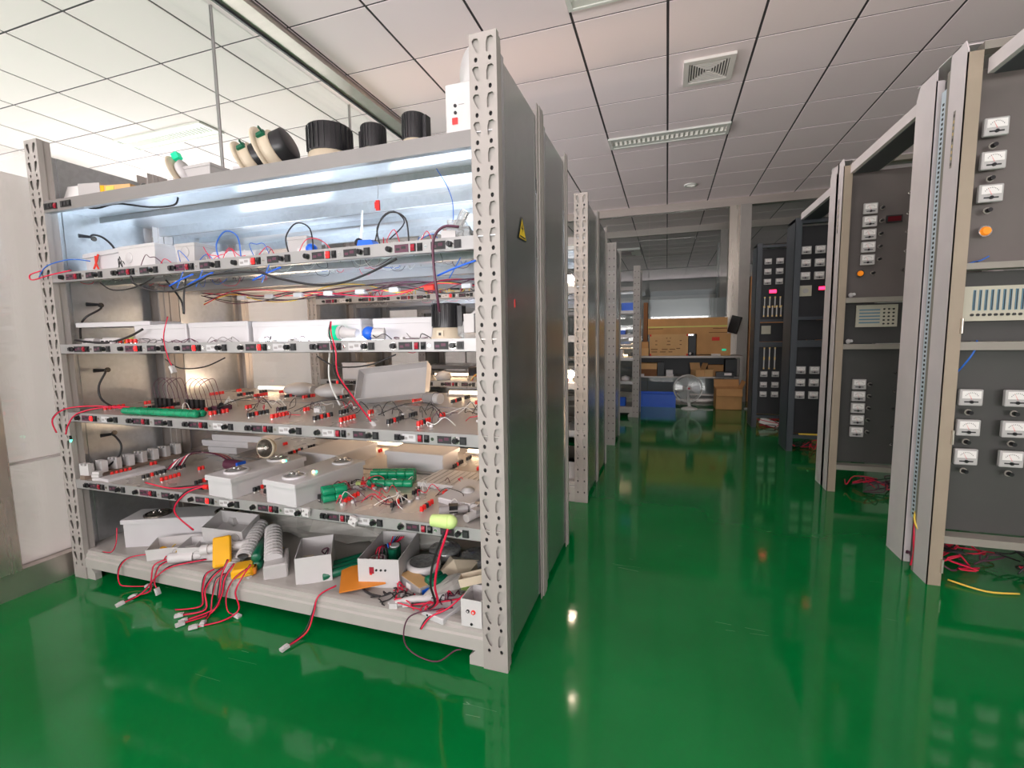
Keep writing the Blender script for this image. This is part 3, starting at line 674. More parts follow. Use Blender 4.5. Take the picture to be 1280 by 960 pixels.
# dark cabinets
t, a, b, r = cab('dark cabinet standing nearest the grey ones, with beige square board', 1.06, 4.79, .62, .30, 2.09, False)
Yp = .045
panels(t, .62, [(1.23, 2.03, Yp), (1.02, 1.20, Yp+.04), (.155, .955, Yp)], Yp, a, b, r, [(1.20, 1.228), (.957, 1.018), (.12, .152)])
for x in (.102, .21):
    for z in (1.812, 1.70, 1.588, .748, .634, .520): meter_at(t, x, Yp, z)
MB().box(.064, .158, Yp-.006, Yp, 1.411, 1.504, 'board').cyl((.111, Yp-.006, 1.457), (.111, Yp-.012, 1.457), .022, n=10, m='meterface').build('square_board', t)
MB().box(.205, .275, Yp-.006, Yp, 1.452, 1.500, 'black').box(.212, .268, Yp-.009, Yp-.006, 1.462, 1.490, 'redled').build('led_display', t)
for k in range(3): obj('panel_knob', KN, t, loc=(.40, Yp, .52+k*.11))
wires_low('short red wires under the dark cabinet standing nearest the grey ones', 1.25, 4.88, 6, 8, .25)
single(MB().box(-.14, .14, -.01, .01, 0, .012, 'wyellow'), 'yellow_strip', 'thin yellow strip lying on the bottom ledge of the dark cabinet nearest the grey ones', 'strip', (1.31, 4.83, .152))
t, a, b, r = cab('farthest dark cabinet, its meters above rows of brass fuses', .945, 5.92, .60, .28, 2.08, False)
panels(t, .60, [(1.24, 2.03, Yp), (.985, 1.20, Yp+.04), (.145, .925, Yp)], Yp, a, b, r, [(1.21, 1.238), (.928, .983), (.11, .142)])
for x in (.12, .238):
    for z in (1.882, 1.771, 1.658, .617, .495, .385): meter_at(t, x, Yp, z, .95)
MB().box(.135, .225, Yp-.006, Yp, 1.520, 1.580, 'black').box(.145, .215, Yp-.009, Yp-.006, 1.532, 1.568, 'redled').build('led_display', t)
MB().box(.084, .180, Yp+.03, Yp+.04, 1.074, 1.168, 'board').build('square_board', t)
FU = MB().cyl((0, -.01, -.045), (0, -.01, .045), .007, n=6, m='white').cyl((0, -.01, .045), (0, -.01, .062), .009, n=6, m='gold').cyl((0, -.01, -.062), (0, -.01, -.045), .009, n=6, m='gold').mesh('fuse')
for k in range(4): obj('fuse', FU, t, loc=(.10+k*.052, Yp, 1.43))
for k in range(5): obj('fuse', FU, t, loc=(.095+k*.043, Yp, 1.33))
for k in range(3):
    obj('fuse', FU, t, loc=(.115+k*.055, Yp, .86)); obj('fuse', FU, t, loc=(.115+k*.055, Yp, .735))
wires_low('red and black wires piled under the farthest dark cabinet', 1.18, 6.0, 12, 9, .35)
single(MB().box(-.1, .1, -.02, .02, 0, .07, 'paper', Matrix.Rotation(.3, 4, 'Y')), 'crumpled_paper', 'white paper scrap among the wires under the farthest dark cabinet', 'paper', (1.13, 5.97, .02))
# window sill green card seen between the two dark cabinets
# roof rails between cabinets
def rail(label, y0, y1, x, z):
    single(MB().prism([(0, 0), (.16, 0), (.16, .004), (.004, .004), (.004, .055), (0, .055)], y0, y1, 'cabwhite', 'y').box(.02, .15, y0, y1, -.004, 0, 'cabdark'), 'roof_rail', label, 'rail', (x, 0, z))
rail('grey steel roof rail joining the tops of the two grey cabinets', 2.77, 3.63, 1.10, 2.10)
rail('grey steel roof rail running from the nearest grey cabinet out of the photo top right', .9, 2.375, 1.15, 2.07)
rail('grey steel roof rail from second grey cabinet back to the dark ones', 3.90, 4.79, 1.10, 2.07)

# ================================================================ BENCH AT THE BACK
bn = thing('steel_bench', 'grey two-tier steel bench under the back glass', 'bench', (.30, 7.62, 0))
MB().box(-.78, .78, 0, .48, .72, .75, 'bench').build('bench_top', bn)
MB().box(-.76, .76, .02, .46, .41, .43, 'bench').build('lower_shelf', bn)
MB().box(-.76, .76, .46, .475, .43, .72, 'benchd').build('back_sheet', bn)
MB().box(-.76, .76, .05, .45, .07, .09, 'bench').build('foot_shelf', bn)
for x in (-.78, .74):
    for y in (0, .44): MB().box(x, x+.04, y, y+.04, 0, .72, 'bench').build('leg', bn)
def carton(label, x0, x1, y0, d, z0, h, c='carton', extra=None, rz=0):
    t = thing('carton', label, 'carton', ((x0+x1)/2, y0+d/2, z0), rz)
    w = (x1-x0)/2; MB().box(-w, w, -d/2, d/2, 0, h, c).build('box_body', t)
    if extra: extra(t, w, d, h)
    return t
def ex_long(t, w, d, h):
    MB().box(-w, w, -d/2-.002, -d/2, h*.42, h*.50, 'tape').build('tape', t)
    MB().box(w*.65, w, -d/2-.003, -d/2, h*.30, h*.34, 'ink').box(w*.55, w, -d/2-.003, -d/2, h*.05, h*.09, 'ink').box(-w*.98, -w*.6, -d/2-.003, -d/2, h*.34, h*.38, 'ink').build('printed_mark', t)
def ex_text(t, w, d, h):
    m = MB()
    for i, (x, z, l) in enumerate([(-.1, .82, .06), (.08, .82, .05), (-.65, .70, .1), (0, .68, .16), (.62, .70, .1), (-.65, .52, .1), (0, .52, .2), (.62, .52, .1), (-.75, .30, .35), (-.2, .30, .3), (.2, .30, .3), (-.75, .18, .3), (-.3, .18, .3), (.1, .18, .2), (.5, .34, .2)]):
        m.box(w*x-w*l/2, w*x+w*l/2, -d/2-.002, -d/2, h*z-.006, h*z+.006, 'ink')
    m.build('printed_text', t)
    m = MB()
    for sx in (-1, 1):
        for sz in (0, 1): m.box(min(sx*w, sx*(w-.025)), max(sx*w, sx*(w-.025)), -d/2-.002, -d/2, h-.03 if sz else 0, h if sz else .03, 'inkred')
    m.build('red_corner', t)
def ex_stain(t, w, d, h):
    MB().box(-w*.1, w*.35, -d/2-.002, -d/2, h*.68, h*.84, 'inkred').build('stain_mark', t)
    MB().box(w*.5, w*.75, -d/2-.002, -d/2, h*.22, h*.31, 'exitgreen').build('green_label', t)
carton('long flat carton laid on top of two other cartons on the bench', -.285, .865, 7.70, .32, 1.085, .245, 'carton', ex_long)
carton('printed square-ended carton with red corners on the bench top', -.255, .315, 7.70, .33, .75, .335, 'carton2', ex_text)
carton('plain brown carton with green label on the bench top, right', .44, .915, 7.70, .33, .75, .335, 'carton', ex_stain)
carton('small carton at the left end of the bench top, lower of two', -.47, -.27, 7.72, .2, .75, .12, 'carton2')
carton('small flat carton stacked on the small one at the left end of bench', -.47, -.275, 7.72, .2, .87, .10, 'carton')
single(MB().box(-.03, .03, -.12, .12, 0, .62, 'ink'), 'wooden_slab', 'dark red-brown board standing upright behind the long carton', 'board', (-.325, 7.86, .97))
single(MB().box(-.08, .08, -.012, .012, 0, .26, 'black').box(-.07, .07, -.016, -.012, .01, .25, 'dark'), 'flat_screen', 'thin dark panel leaning at the right end of the long carton', 'screen', (.94, 7.80, 1.09), rot=(-.1, .25, -.7))
carton('dark carton between the printed carton and the plain brown carton', .325, .43, 7.76, .2, .75, .30, 'benchd')
single(MB().sphere((0, 0, .03), .032, 'black', 10, 6, .8).sphere((-.02, -.02, .035), .02, 'paper', 8, 5), 'small_torch', 'small black and white gadget in front of dark carton on bench', 'gadget', (.365, 7.66, .75))
single(MB().tube([(0, 0, .01), (.05, -.03, .02), (.1, .01, .015), (.16, -.02, .02), (.2, .02, .012)], .006, 'black'), 'cable_coil', 'black cable heap on the bench top before the plain brown carton', 'cable', (.44, 7.66, .75))
single(MB().box(-.065, .065, -.03, .03, 0, .006, 'paper', Matrix.Rotation(.4, 4, 'X')), 'paper_sheet', 'white paper scrap at the front of the bench top, before brown carton', 'paper', (.71, 7.66, .762))
carton('open brown and red box at the left of the bench lower shelf', -.47, -.14, 7.66, .3, .43, .20, 'carton2', lambda t, w, d, h: MB().box(-w, w, -d/2-.003, -d/2, 0, h*.55, 'ink').build('dark_band', t))
carton('dark green box on the bench lower shelf beside the brown and red box', -.13, -.03, 7.68, .2, .43, .22, 'benchd')
single(MB().box(-.05, .05, -.04, .04, 0, .10, 'white').box(-.02, .06, -.07, -.04, 0, .035, 'white'), 'white_device', 'small white device on bench lower shelf behind fan guard', 'device', (.05, 7.70, .43))
def open_carton(label, x, y, z, w, d, h, c='carton2', rz=0, flap=.1):
    t = thing('open_carton', label, 'carton', (x, y, z), rz)
    m = MB(); q = .004
    m.box(-w/2, w/2, -d/2, -d/2+q, 0, h, c).box(-w/2, w/2, d/2-q, d/2, 0, h, c).box(-w/2, -w/2+q, -d/2, d/2, 0, h, c).box(w/2-q, w/2, -d/2, d/2, 0, h, c).box(-w/2, w/2, -d/2, d/2, 0, q, c)
    m.build('box_body', t)
    MB().box(-w/2, w/2, -flap, 0, 0, q, c, Matrix.Translation((0, -d/2, h)) @ Matrix.Rotation(1.15, 4, 'X')).build('flap', t)
    MB().box(-w/2, w/2, 0, flap, 0, q, c, Matrix.Translation((0, d/2, h)) @ Matrix.Rotation(1.2, 4, 'X')).build('flap', t)
    MB().box(0, flap, -d/2, d/2, 0, q, c, Matrix.Translation((w/2, 0, h)) @ Matrix.Rotation(-1.2, 4, 'Y')).build('flap', t)
    return t
open_carton('open carton with raised flap on the bench lower shelf behind the fan', .47, 7.76, .43, .16, .16, .10, 'carton2', .4, .11)
carton('small pale carton on the bench lower shelf right of the fan', .56, .68, 7.66, .12, .43, .11, 'carton2')
carton('flat brown carton at the back of the bench lower shelf', .62, .84, 7.84, .15, .43, .17, 'carton')
carton('black box at the right end of the bench lower shelf', .86, 1.02, 7.76, .2, .43, .26, 'benchd')
t = thing('power_adapter', 'black adapter with pale labels above the open floor carton', 'adapter', (.83, 7.58, .43))
MB().bbox(-.12, .12, -.06, .06, 0, .085, 'black').build('body', t)
MB().box(-.01, .09, -.062, -.06, .035, .07, 'paper').build('label_sheet', t)
single(MB().box(-.09, .09, -.03, .03, 0, .04, 'white'), 'white_block', 'white block at the left end of bench lower shelf', 'block', (-.42, 7.60, .43))
# big open carton on the floor
t = open_carton('big open carton on the floor right of the fan', .855, 7.36, 0, .34, .34, .30, 'carton', 0, .11)
t = thing('plastic_crate', 'blue plastic crate on the floor left of the fan', 'crate', (-.16, 7.42, 0))
m = MB().box(-.30, .30, -.17, -.16, 0, .19, 'blue').box(-.30, .30, .16, .17, 0, .19, 'blue').box(-.30, -.29, -.16, .16, 0, .19, 'blue').box(.29, .30, -.16, .16, 0, .19, 'blue').box(-.29, .29, -.16, .16, 0, .01, 'blue')
m.build('body', t)
MB().box(-.315, .315, -.185, -.17, .165, .195, 'blue').box(-.315, .315, .17, .185, .165, .195, 'blue').box(-.315, -.30, -.17, .17, .165, .195, 'blue').box(.30, .315, -.17, .17, .165, .195, 'blue').build('rim', t)
rb = MB().box(-.022, .022, -.016, 0, 0, .165, 'blue').mesh('rib')
for k in range(7): obj('rib', rb, t, loc=(-.28+k*.0933, -.17, 0))
# fan
fn = thing('floor_fan', 'white round-headed fan standing on the floor', 'fan', (.33, 7.08, 0))
hd = Matrix.Translation((-.03, -.02, .31)) @ Matrix.Rotation(math.radians(90-6), 4, 'X') @ Matrix.Rotation(.12, 4, 'Y')
m = MB()
for z, rr in ((.0, .195), (.055, .19), (-.05, .18)):
    m.tube([hd @ Vector((rr*math.cos(t*math.pi/16), rr*math.sin(t*math.pi/16), z)) for t in range(33)], .008 if z == 0 else .003, 'fanw', 5, 1)
for k in range(48):
    t = k*math.pi/24; c, s = math.cos(t), math.sin(t)
    m.tube([hd @ Vector((.03*c, .03*s, .085)), hd @ Vector((.12*c, .12*s, .078)), hd @ Vector((.178*c, .178*s, .05)), hd @ Vector((.195*c, .195*s, 0))], .0012, 'fanw', 3, 2)
    if k % 2 == 0: m.tube([hd @ Vector((.03*c, .03*s, -.06)), hd @ Vector((.17*c, .17*s, -.05)), hd @ Vector((.195*c, .195*s, 0))], .0012, 'fanw', 3, 2)
m.build('guard', fn)
MB().lathe([(.0005, .092), (.035, .090), (.038, .080)], 'fanw', 20, hd).build('badge', fn)
MB().lathe([(.0005, .0925), (.017, .0923)], 'redswitch', 14, hd).build('badge_centre', fn)
for k in range(3):
    t0 = k*2*math.pi/3; v = []
    for r_, a0, a1 in ((.03, -.35, .35), (.10, -.55, .45), (.165, -.50, .35)):
        for q in range(5):
            t = t0+a0+(a1-a0)*q/4; v.append(hd @ Vector((r_*math.cos(t), r_*math.sin(t), .035-.05*q/4)))
    f = [(i*5+j, i*5+j+1, i*5+j+6, i*5+j+5) for i in range(2) for j in range(4)]
    MB().add(v, f, 'fanblade', True).build('blade', fn)
MB().cyl(hd @ Vector((0, 0, -.14)), hd @ Vector((0, 0, -.02)), .05, .045, 16, 'fanw').build('motor', fn)
MB().cyl((0, .10, .03), (-.03, .08, .26), .022, .018, 12, 'fanw').build('neck', fn)
MB().lathe([(.0005, .035), (.04, .035), (.10, .02), (.115, .006), (.115, 0)], 'fanw', 24, Matrix.Translation((.0, .06, 0))).build('base', fn)
single(MB().tube([(0, 0, .006), (.08, .03, .006), (.14, -.02, .006), (.22, .01, .006)], .004, 'wwhite'), 'floor_cable', 'white cord on the floor running right from the fan base', 'cord', (.42, 7.10, 0))
single(MB().box(-.05, .05, -.02, .02, 0, .02, 'white'), 'power_strip', 'small white socket block on floor between the floor carton and dark cabinet', 'socket', (1.12, 7.3, 0))

# ================================================================ THINGS ON THE NEAREST RACKS
PI = math.pi
D5, D4, D3, D2, D1, D0 = .1335, .4785, .7885, 1.0935, 1.4035, 1.7035
def RZ(a): return Matrix.Rotation(a, 4, 'Z')
def lamp_disc(parent, x, y, z, r, lens='lens'):
    o = MB().lathe([(r, 0), (r, .006), (r*.86, .009), (r*.84, .004)], 'whitemetal' if lens == 'lens' else 'dlens', 20, Matrix.Translation((x, y, z))).build('lamp_ring', parent)
    MB().lathe([(r*.84, .004), (r*.5, .012), (.0005, .014)], lens, 20, Matrix.Translation((x, y, z))).cyl((x-r*.3, y, z+.012), (x-r*.3, y, z+.018), r*.16, n=8, m='chrome').cyl((x+r*.3, y, z+.012), (x+r*.3, y, z+.018), r*.16, n=8, m='chrome').cyl((x, y+r*.3, z+.012), (x, y+r*.3, z+.018), r*.16, n=8, m='chrome').build('lamp_reflector', o)
def emergency_light(label, x, y, z, w, d, h, rz, discs, tilt=(0, 0), lens='lens', lid=.012):
    t = thing('emergency_light', label, 'emergency light', (x, y, z), rot=(tilt[0], tilt[1], rz))
    MB().bbox(-w/2+lid*.6, w/2-lid*.6, -d/2+lid*.6, d/2-lid*.6, 0, h-.018, 'whitemetal', .003).build('body', t)
    MB().bbox(-w/2, w/2, -d/2, d/2, h-.020, h, 'whitemetal', .003).build('lid', t)
    for (a, b, r) in discs: lamp_disc(t, a, b, h, r, lens)
    return t
def open_box(label, x, y, z, w, d, h, rz=0, tilt=(0, 0), knock=(), c='white', th=.003, cat='box', name='open_box', fill=None):
    t = thing(name, label, cat, (x, y, z), rot=(tilt[0], tilt[1], rz))
    MB().box(-w/2, w/2, -d/2, -d/2+th, 0, h, c).box(-w/2, w/2, d/2-th, d/2, 0, h, c).box(-w/2, -w/2+th, -d/2+th, d/2-th, 0, h, c).box(w/2-th, w/2, -d/2+th, d/2-th, 0, h, c).box(-w/2+th, w/2-th, -d/2+th, d/2-th, 0, th, c).build('body', t)
    for side, u, v, r in knock:
        M = {'f': Matrix.Translation((u, -d/2, v)) @ Matrix.Rotation(PI/2, 4, 'X'), 'r': Matrix.Translation((w/2, u, v)) @ Matrix.Rotation(PI/2, 4, 'Y'), 'l': Matrix.Translation((-w/2, u, v)) @ Matrix.Rotation(-PI/2, 4, 'Y')}[side]
        MB().lathe([(r, 0), (r, .0012), (r*.90, .0012), (r*.88, .0002)], 'wgrey', 20, M).lathe([(r*.88, .0006), (.0005, .0006)], c, 20, M).build('knockout', t)
    if fill: fill(t, w, d, h)
    return t
def junction_box(label, x, y, z, w, d, h, rz=0, knock=(), extra=None, c='white'):
    t = thing('junction_box', label, 'junction box', (x, y, z), rz)
    MB().prism([(-w/2+.006, 0), (w/2-.006, 0), (w/2, h-.012), (-w/2, h-.012)], -d/2, d/2, c, 'y').build('body', t)
    MB().bbox(-w/2-.003, w/2+.003, -d/2-.003, d/2+.003, h-.012, h, c, .002).build('lid', t)
    for u, v, r in knock:
        M = Matrix.Translation((u, -d/2, v)) @ Matrix.Rotation(PI/2, 4, 'X')
        MB().lathe([(r, 0), (r, .002), (r*.88, .003), (.0005, .003)], c, 18, M).lathe([(r*1.02, .0), (r*1.02, .001), (r, .001)], 'wgrey', 18, M).build('knockout', t)
    if extra: extra(t, w, d, h)
    return t
def drum_light(label, x, y, z, r, h, rz=0, rot=None, notch=True, ring=True):
    t = thing('downlight_can', label, 'downlight', (x, y, z), rot=rot or (0, 0, rz))
    MB().lathe([(r*1.18, 0), (r*1.18, .005), (r*1.0, .010), (r*.95, h*.32), (r*.8, h*.32)], 'ivory', 24).build('trim_ring', t)
    m = MB().lathe([(r*.97, h*.32), (r*.97, h*.98), (r*.92, h), (.0005, h)], 'black', 24)
    for k in range(24):
        a = k*PI/12; m.box(r*.96, r*1.01, -.0012, .0012, h*.36, h*.96, 'black', RZ(a))
    m.build('heat_sink', t)
    if notch: MB().box(r*.85, r*1.28, -r*.32, r*.32, h*.34, h*.92, 'black').build('driver_box', t)
    MB().box(-.012, .012, -r*1.0-.002, -r*.98, h*.06, h*.24, 'ivory').box(-.004, .004, -r-.004, -r-.002, h*.1, h*.18, 'dark').build('spring_clip', t)
    return t
def tilted_light(label, x, y, z, r, rz, tilt, clip='dgreen'):
    # recessed downlight lying on its rim, ring face turned towards the left
    t = thing('recessed_downlight', label, 'downlight', (x, y, z), rot=(0, tilt, rz))
    MB().lathe([(r*.70, .0), (r*.82, .004), (r, .0), (r, -.006), (r*.8, -.004), (r*.74, .012)], 'ivory', 28).build('trim_ring', t)
    MB().lathe([(r*.74, .012), (r*.72, .040), (r*.6, .042)], 'ivory', 24).lathe([(r*.70, .002), (.0005, .01)], 'meterface', 24).build('housing', t)
    m = MB().lathe([(r*.62, .040), (r*.60, .085), (r*.5, .09), (.0005, .09)], 'black', 20); m.build('heat_sink', t)
    for a in (0, PI*.66, PI*1.33):
        MB().box(r*.70, r*.82, -.010, .010, .008, .04, clip, RZ(a)).box(r*.82, r*1.02, -.006, .006, .034, .038, clip, RZ(a)).build('spring_clip', t)
    return t
def battery(label, x, y, z, n, L, r, rz, rows=1, c='green', tilt=(0, 0), seg=0):
    t = thing('battery_pack', label, 'battery pack', (x, y, z), rot=(tilt[0], tilt[1], rz))
    for k in range(n):
        for q in range(rows):
            m = MB(); yy = (k-(n-1)/2)*r*1.9; zz = r+q*r*1.8
            ns = seg or 1
            for s in range(ns):
                a = -L/2+L*s/ns; b = a+L/ns
                e = .82 if not seg else .93; prof = [(.0005, a), (r*e, a+.0008), (r, a+.004), (r, b-.004), (r*e, b-.0008), (.0005, b)]
                m.lathe(prof, c, 12, Matrix.Translation((0, yy, zz)) @ Matrix.Rotation(PI/2, 4, 'Y'))
            m.build('cell', t)
    return t
def ribbed(label, x, y, z, L, w, rz, tilt=(0, 0), n=12, hollow=True):
    t = thing('ribbed_lamp', label, 'lamp', (x, y, z), rot=(tilt[0], tilt[1], rz))
    m = MB(); prof = [(w/2*math.cos(PI*k/8), w*.36*math.sin(PI*k/8)) for k in range(9)]+[(-w/2, -.004), (w/2, -.004)]
    m.prism(prof, -L/2, L/2, 'white', 'y'); m.build('body', t)
    rb = MB().prism([(p[0]*1.06, p[1]*1.07) for p in prof[:9]]+[(-w*.53, -.004), (w*.53, -.004)], -.0035, .0035, 'white', 'y').mesh('rib')
    for k in range(n): obj('rib', rb, t, loc=(0, -L/2+.012+k*(L-.024)/(n-1), 0))
    if hollow: MB().lathe([(.0005, 0), (w*.30, 0), (w*.36, .004)], 'dark', 16, Matrix.Translation((0, -L/2-.0012, w*.12)) @ Matrix.Rotation(PI/2, 4, 'X') @ Matrix.Scale(.6, 4, (0, 1, 0))).build('end_hole', t)
    return t
def lead(label, path, plug=True, sep=.006, swap=False, r=.0024, group=None):
    P = [Vector(p) for p in path]; o = P[0]; t = thing('wire_lead', label, 'wire', o, group=group)
    rn = random.Random(label); q = [p-o for p in P]
    MB().tube([v+Vector((sep*rn.uniform(.2, 1), 0, rn.uniform(-.002, .002))) for v in q], r, 'wred').build('red_wire', t)
    MB().tube([v-Vector((sep*rn.uniform(-.2, 1.6), -.002, rn.uniform(-.004, .004))) if 0 < i < len(q)-1 else v for i, v in enumerate(q)], r, 'wblack').build('black_wire', t)
    if plug:
        d = (q[-1]-q[-2]).normalized(); M = Matrix.Translation(q[-1]) @ d.to_track_quat('Z', 'Y').to_matrix().to_4x4()
        MB().box(-.009, .009, -.005, .005, -.004, .026, 'white', M).box(-.006, .006, .005, .008, .002, .016, 'white', M).build('plug', t)
    return t
def cord(label, path, m='wblack', r=.003, name='cable', cat='cable'):
    o = Vector(path[0]); return single(MB().tube([Vector(p)-o for p in path], r, m), name, label, cat, o)
def tangle(label, x0, x1, y0, y1, z, n, seed, h=.05, cols=('wred', 'wblack', 'wpurple', 'wwhite'), r=.0016):
    rn = random.Random(seed); m = MB()
    for k in range(n):
        x = rn.uniform(x0, x1); y = rn.uniform(y0, y1); l = rn.uniform(.03, .10); a = rn.uniform(0, 6.28)
        pts = [(x, y, z+r)]
        for q in range(4): a += rn.uniform(-1.1, 1.1); x = min(max(x+l*.5*math.cos(a), x0), x1); y = min(max(y+l*.35*math.sin(a), y0), y1); pts.append((x, y, z+r+rn.uniform(0, h)*(1 if q < 3 else 0)))
        m.tube(pts, r, rn.choice(cols), 4, 4)
        if rn.random() < .35: m.box(x-.006, x+.006, y-.008, y+.008, z, z+.009, 'white')
    return single(m, 'jumper_wires', label, 'wires', kind='stuff')

# ---- top shelf
single(MB().box(-.055, .055, -.002, .002, 0, .11, 'paper', Matrix.Rotation(-.35, 4, 'X')), 'cardboard_flap', 'small beige card standing at the left end of the top shelf, by the post', 'card', (-2.54, 1.42, D0), rz=.1)
t = thing('lamp_carton', 'open-ended yellow and white lamp carton lying on the left of the top shelf', 'carton', (-2.37, 1.50, D0), .18)
MB().box(-.13, -.02, -.05, .05, 0, .098, 'meterface').box(-.132, -.13, -.04, .04, .012, .085, 'wgrey').build('clear_end', t)
MB().box(-.02, .13, -.047, .047, 0, .085, 'carton2').build('box_body', t)
MB().box(.01, .05, -.049, -.047, .0, .08, 'tape').box(-.019, 0, -.049, -.047, 0, .085, 'yellow').build('tape', t)
MB().tube([(.13, 0, .06), (.17, -.02, .09), (.21, -.02, .05), (.24, 0, .01)], .004, 'wblack').cyl((.12, -.01, .05), (.15, -.01, .05), .02, n=10, m='black').build('lamp_cord', t)
single(MB().bbox(-.07, .07, -.06, .06, 0, .03, 'carton2'), 'folded_carton', 'flat folded carton scrap beside the yellow lamp carton', 'carton', (-2.50, 1.53, D0), .5)
t = thing('round_plate', 'thin white round plate on edge with green clip, left part of top shelf', 'lamp plate', (-1.90, 1.46, D0+.075), rot=(0, 1.15, .3))
MB().lathe([(.0005, .004), (.072, .004), (.078, 0), (.072, -.004), (.0005, -.004)], 'ivory', 24).build('disc', t)
MB().box(-.085, -.06, -.014, .014, .004, .03, 'exitgreen').build('spring_clip', t)
MB().lathe([(.045, .01), (.05, .03), (.0005, .032)], 'white', 18).build('backing_disc', t)
junction_box('plain grey box on top shelf between round plate and downlights', -1.80, 1.50, D0, .15, .11, .10, 0, c='meterface')
t = thing('exit_sign', 'small white exit sign with green mark standing on the top shelf', 'exit sign', (-1.76, 1.68, D0), .2)
MB().box(-.085, .085, -.008, .008, .01, .165, 'white').build('plate', t)
MB().box(-.05, .03, -.0095, -.008, .06, .11, 'exitgreen').box(.03, .06, -.0095, -.008, .09, .11, 'exitgreen').build('green_mark', t)
tilted_light('tilted recessed downlight, left one of the leaning pair on top shelf', -1.545, 1.46, D0+.078, .082, .25, 1.15)
tilted_light('tilted recessed downlight with wide cream ring, right of the leaning pair', -1.425, 1.45, D0+.092, .098, .2, 1.2)
drum_light('large black finned can light upright on the top shelf', -1.145, 1.44, D0, .078, .135, 1.2, notch=False)
drum_light('middle black can light on the top shelf, driver box on its left', -.965, 1.44, D0, .043, .115, PI-.15)
drum_light('black can light nearest the right post on the top shelf', -.800, 1.43, D0, .042, .120, -.1)
single(MB().lathe([(.055, 0), (.052, .022), (.04, .035), (.0005, .04)], 'ivory', 20), 'round_lamp', 'low cream round base on the top shelf beside right post', 'lamp', (-.695, 1.46, D0+.02), 0)
bpy.data.objects['round_lamp'].location.z = D0
t = thing('switch_box', 'slim white box with red switch hung behind the top of right post', 'switch box', (-.600, 1.362, D0+.012))
MB().bbox(-.048, .048, -.012, .012, 0, .14, 'white', .003).build('body', t)
MB().cyl((-.015, -.012, .075), (-.015, -.015, .075), .005, n=8, m='black').cyl((-.015, -.012, .055), (-.015, -.015, .055), .005, n=8, m='black').box(-.004, .014, -.0125, -.012, .076, .078, 'wgrey').build('button', t)
MB().box(-.025, -.008, -.016, -.012, .022, .040, 'redlit').build('rocker_switch', t)
single(MB().lathe([(.0005, .008), (.058, .008), (.062, 0), (.058, -.008), (.0005, -.008)], 'white', 24, Matrix.Rotation(PI/2, 4, 'Y')), 'round_cover', 'white round cover sticking out behind the top of the right post', 'cover', (-.592, 1.42, 1.928), rz=.9)

# ---- second shelf (S1)
t = emergency_light('white box with red cross mark on the upper shelf, beside left post', -2.40, 1.50, D1, .26, .12, .105, .0, (), (0, -.05))
MB().tube([(-.05, -.0655, .03), (-.03, -.0655, .055), (-.01, -.0655, .09)], .004, 'inkred').tube([(-.03, -.0655, .085), (-.03, -.0655, .05), (-.015, -.0655, .02)], .004, 'inkred').build('red_mark', t)
junction_box('white junction box with round knockout on the upper shelf', -2.13, 1.47, D1, .24, .12, .105, -.05, ((-.05, .055, .022),))
junction_box('small grey junction box with big round knockout on the upper shelf', -1.852, 1.46, D1, .105, .10, .09, 0, ((0, .055, .022),), c='meterface')
single(MB().cyl((-.09, 0, .028), (.11, .03, .028), .028, n=16, m='white').cyl((-.093, 0, .028), (-.09, 0, .028), .018, n=12, m='ivory'), 'paper_roll', 'white roll lying on the upper shelf among red wires', 'roll', (-1.66, 1.46, D1+.01))
bpy.data.objects['paper_roll'].location.z = D1
junction_box('plain grey box behind the wire loops, middle of the upper shelf', -1.335, 1.50, D1, .09, .08, .085, 0, c='meterface')
junction_box('flat cream box at the back of the upper shelf, right half', -1.0, 1.66, D1, .34, .12, .055, 0, c='ivory')
single(MB().sphere((0, 0, .022), .022, 'blue', 12, 6).cyl((-.05, 0, .018), (0, 0, .02), .018, n=10, m='white'), 'blue_cap_tube', 'white tube with round blue cap on the upper shelf, middle', 'tube', (-1.235, 1.42, D1))
t = thing('blue_holder', 'bright blue plastic holder with black knob on the upper shelf', 'holder', (-.985, 1.40, D1))
MB().prism([(-.03, .0), (.05, 0), (.03, .028), (-.02, .03)], -.02, .02, 'blue', 'y').build('body', t)
MB().sphere((-.03, 0, .026), .016, 'black', 8, 5).build('knob', t)
single(MB().bbox(-.045, .045, -.04, .04, 0, .05, 'clear').box(-.03, .03, -.03, .03, .05, .07, 'clear').box(-.045, .0, -.06, -.04, 0, .03, 'white').cyl((.0, 0, .05), (.03, -.02, .10), .015, n=8, m='clear'), 'clear_holder', 'clump of clear and white plastic holders by right post, upper shelf', 'lamp holder', (-.655, 1.43, D1), .3)
tangle('thin wires in loops over the upper shelf', -2.3, -.65, 1.37, 1.62, D1, 70, 11, .06, ('wred', 'wblue', 'wblack', 'wwhite', 'wpurple', 'wred'))
cord('red wire loop at the left end of the upper shelf, around the post', [(-2.60, 1.325, 1.42), (-2.64, 1.30, 1.40), (-2.61, 1.29, 1.375), (-2.52, 1.30, 1.39), (-2.42, 1.33, 1.41)], 'wred', .0028, 'wire', 'wire')
cord('blue wire from left post to red-marked box', [(-2.62, 1.32, 1.39), (-2.52, 1.30, 1.43), (-2.42, 1.33, 1.455), (-2.36, 1.37, 1.45)], 'wblue', .0025, 'wire', 'wire')
for i, (x, c, l) in enumerate(((-1.66, 'wblue', 'tall blue wire arch over white paper roll'), (-1.32, 'wblack', 'black wire loop before the plain grey box, upper shelf'), (-.93, 'wblack', 'black wire ring standing above the blue holder'))):
    cord(l, [(x, 1.40, D1+.005), (x-.01, 1.40, D1+.07), (x+.04, 1.40, D1+.115), (x+.10, 1.40, D1+.09), (x+.11, 1.40, D1+.01)], c, .0028, 'wire', 'wire')
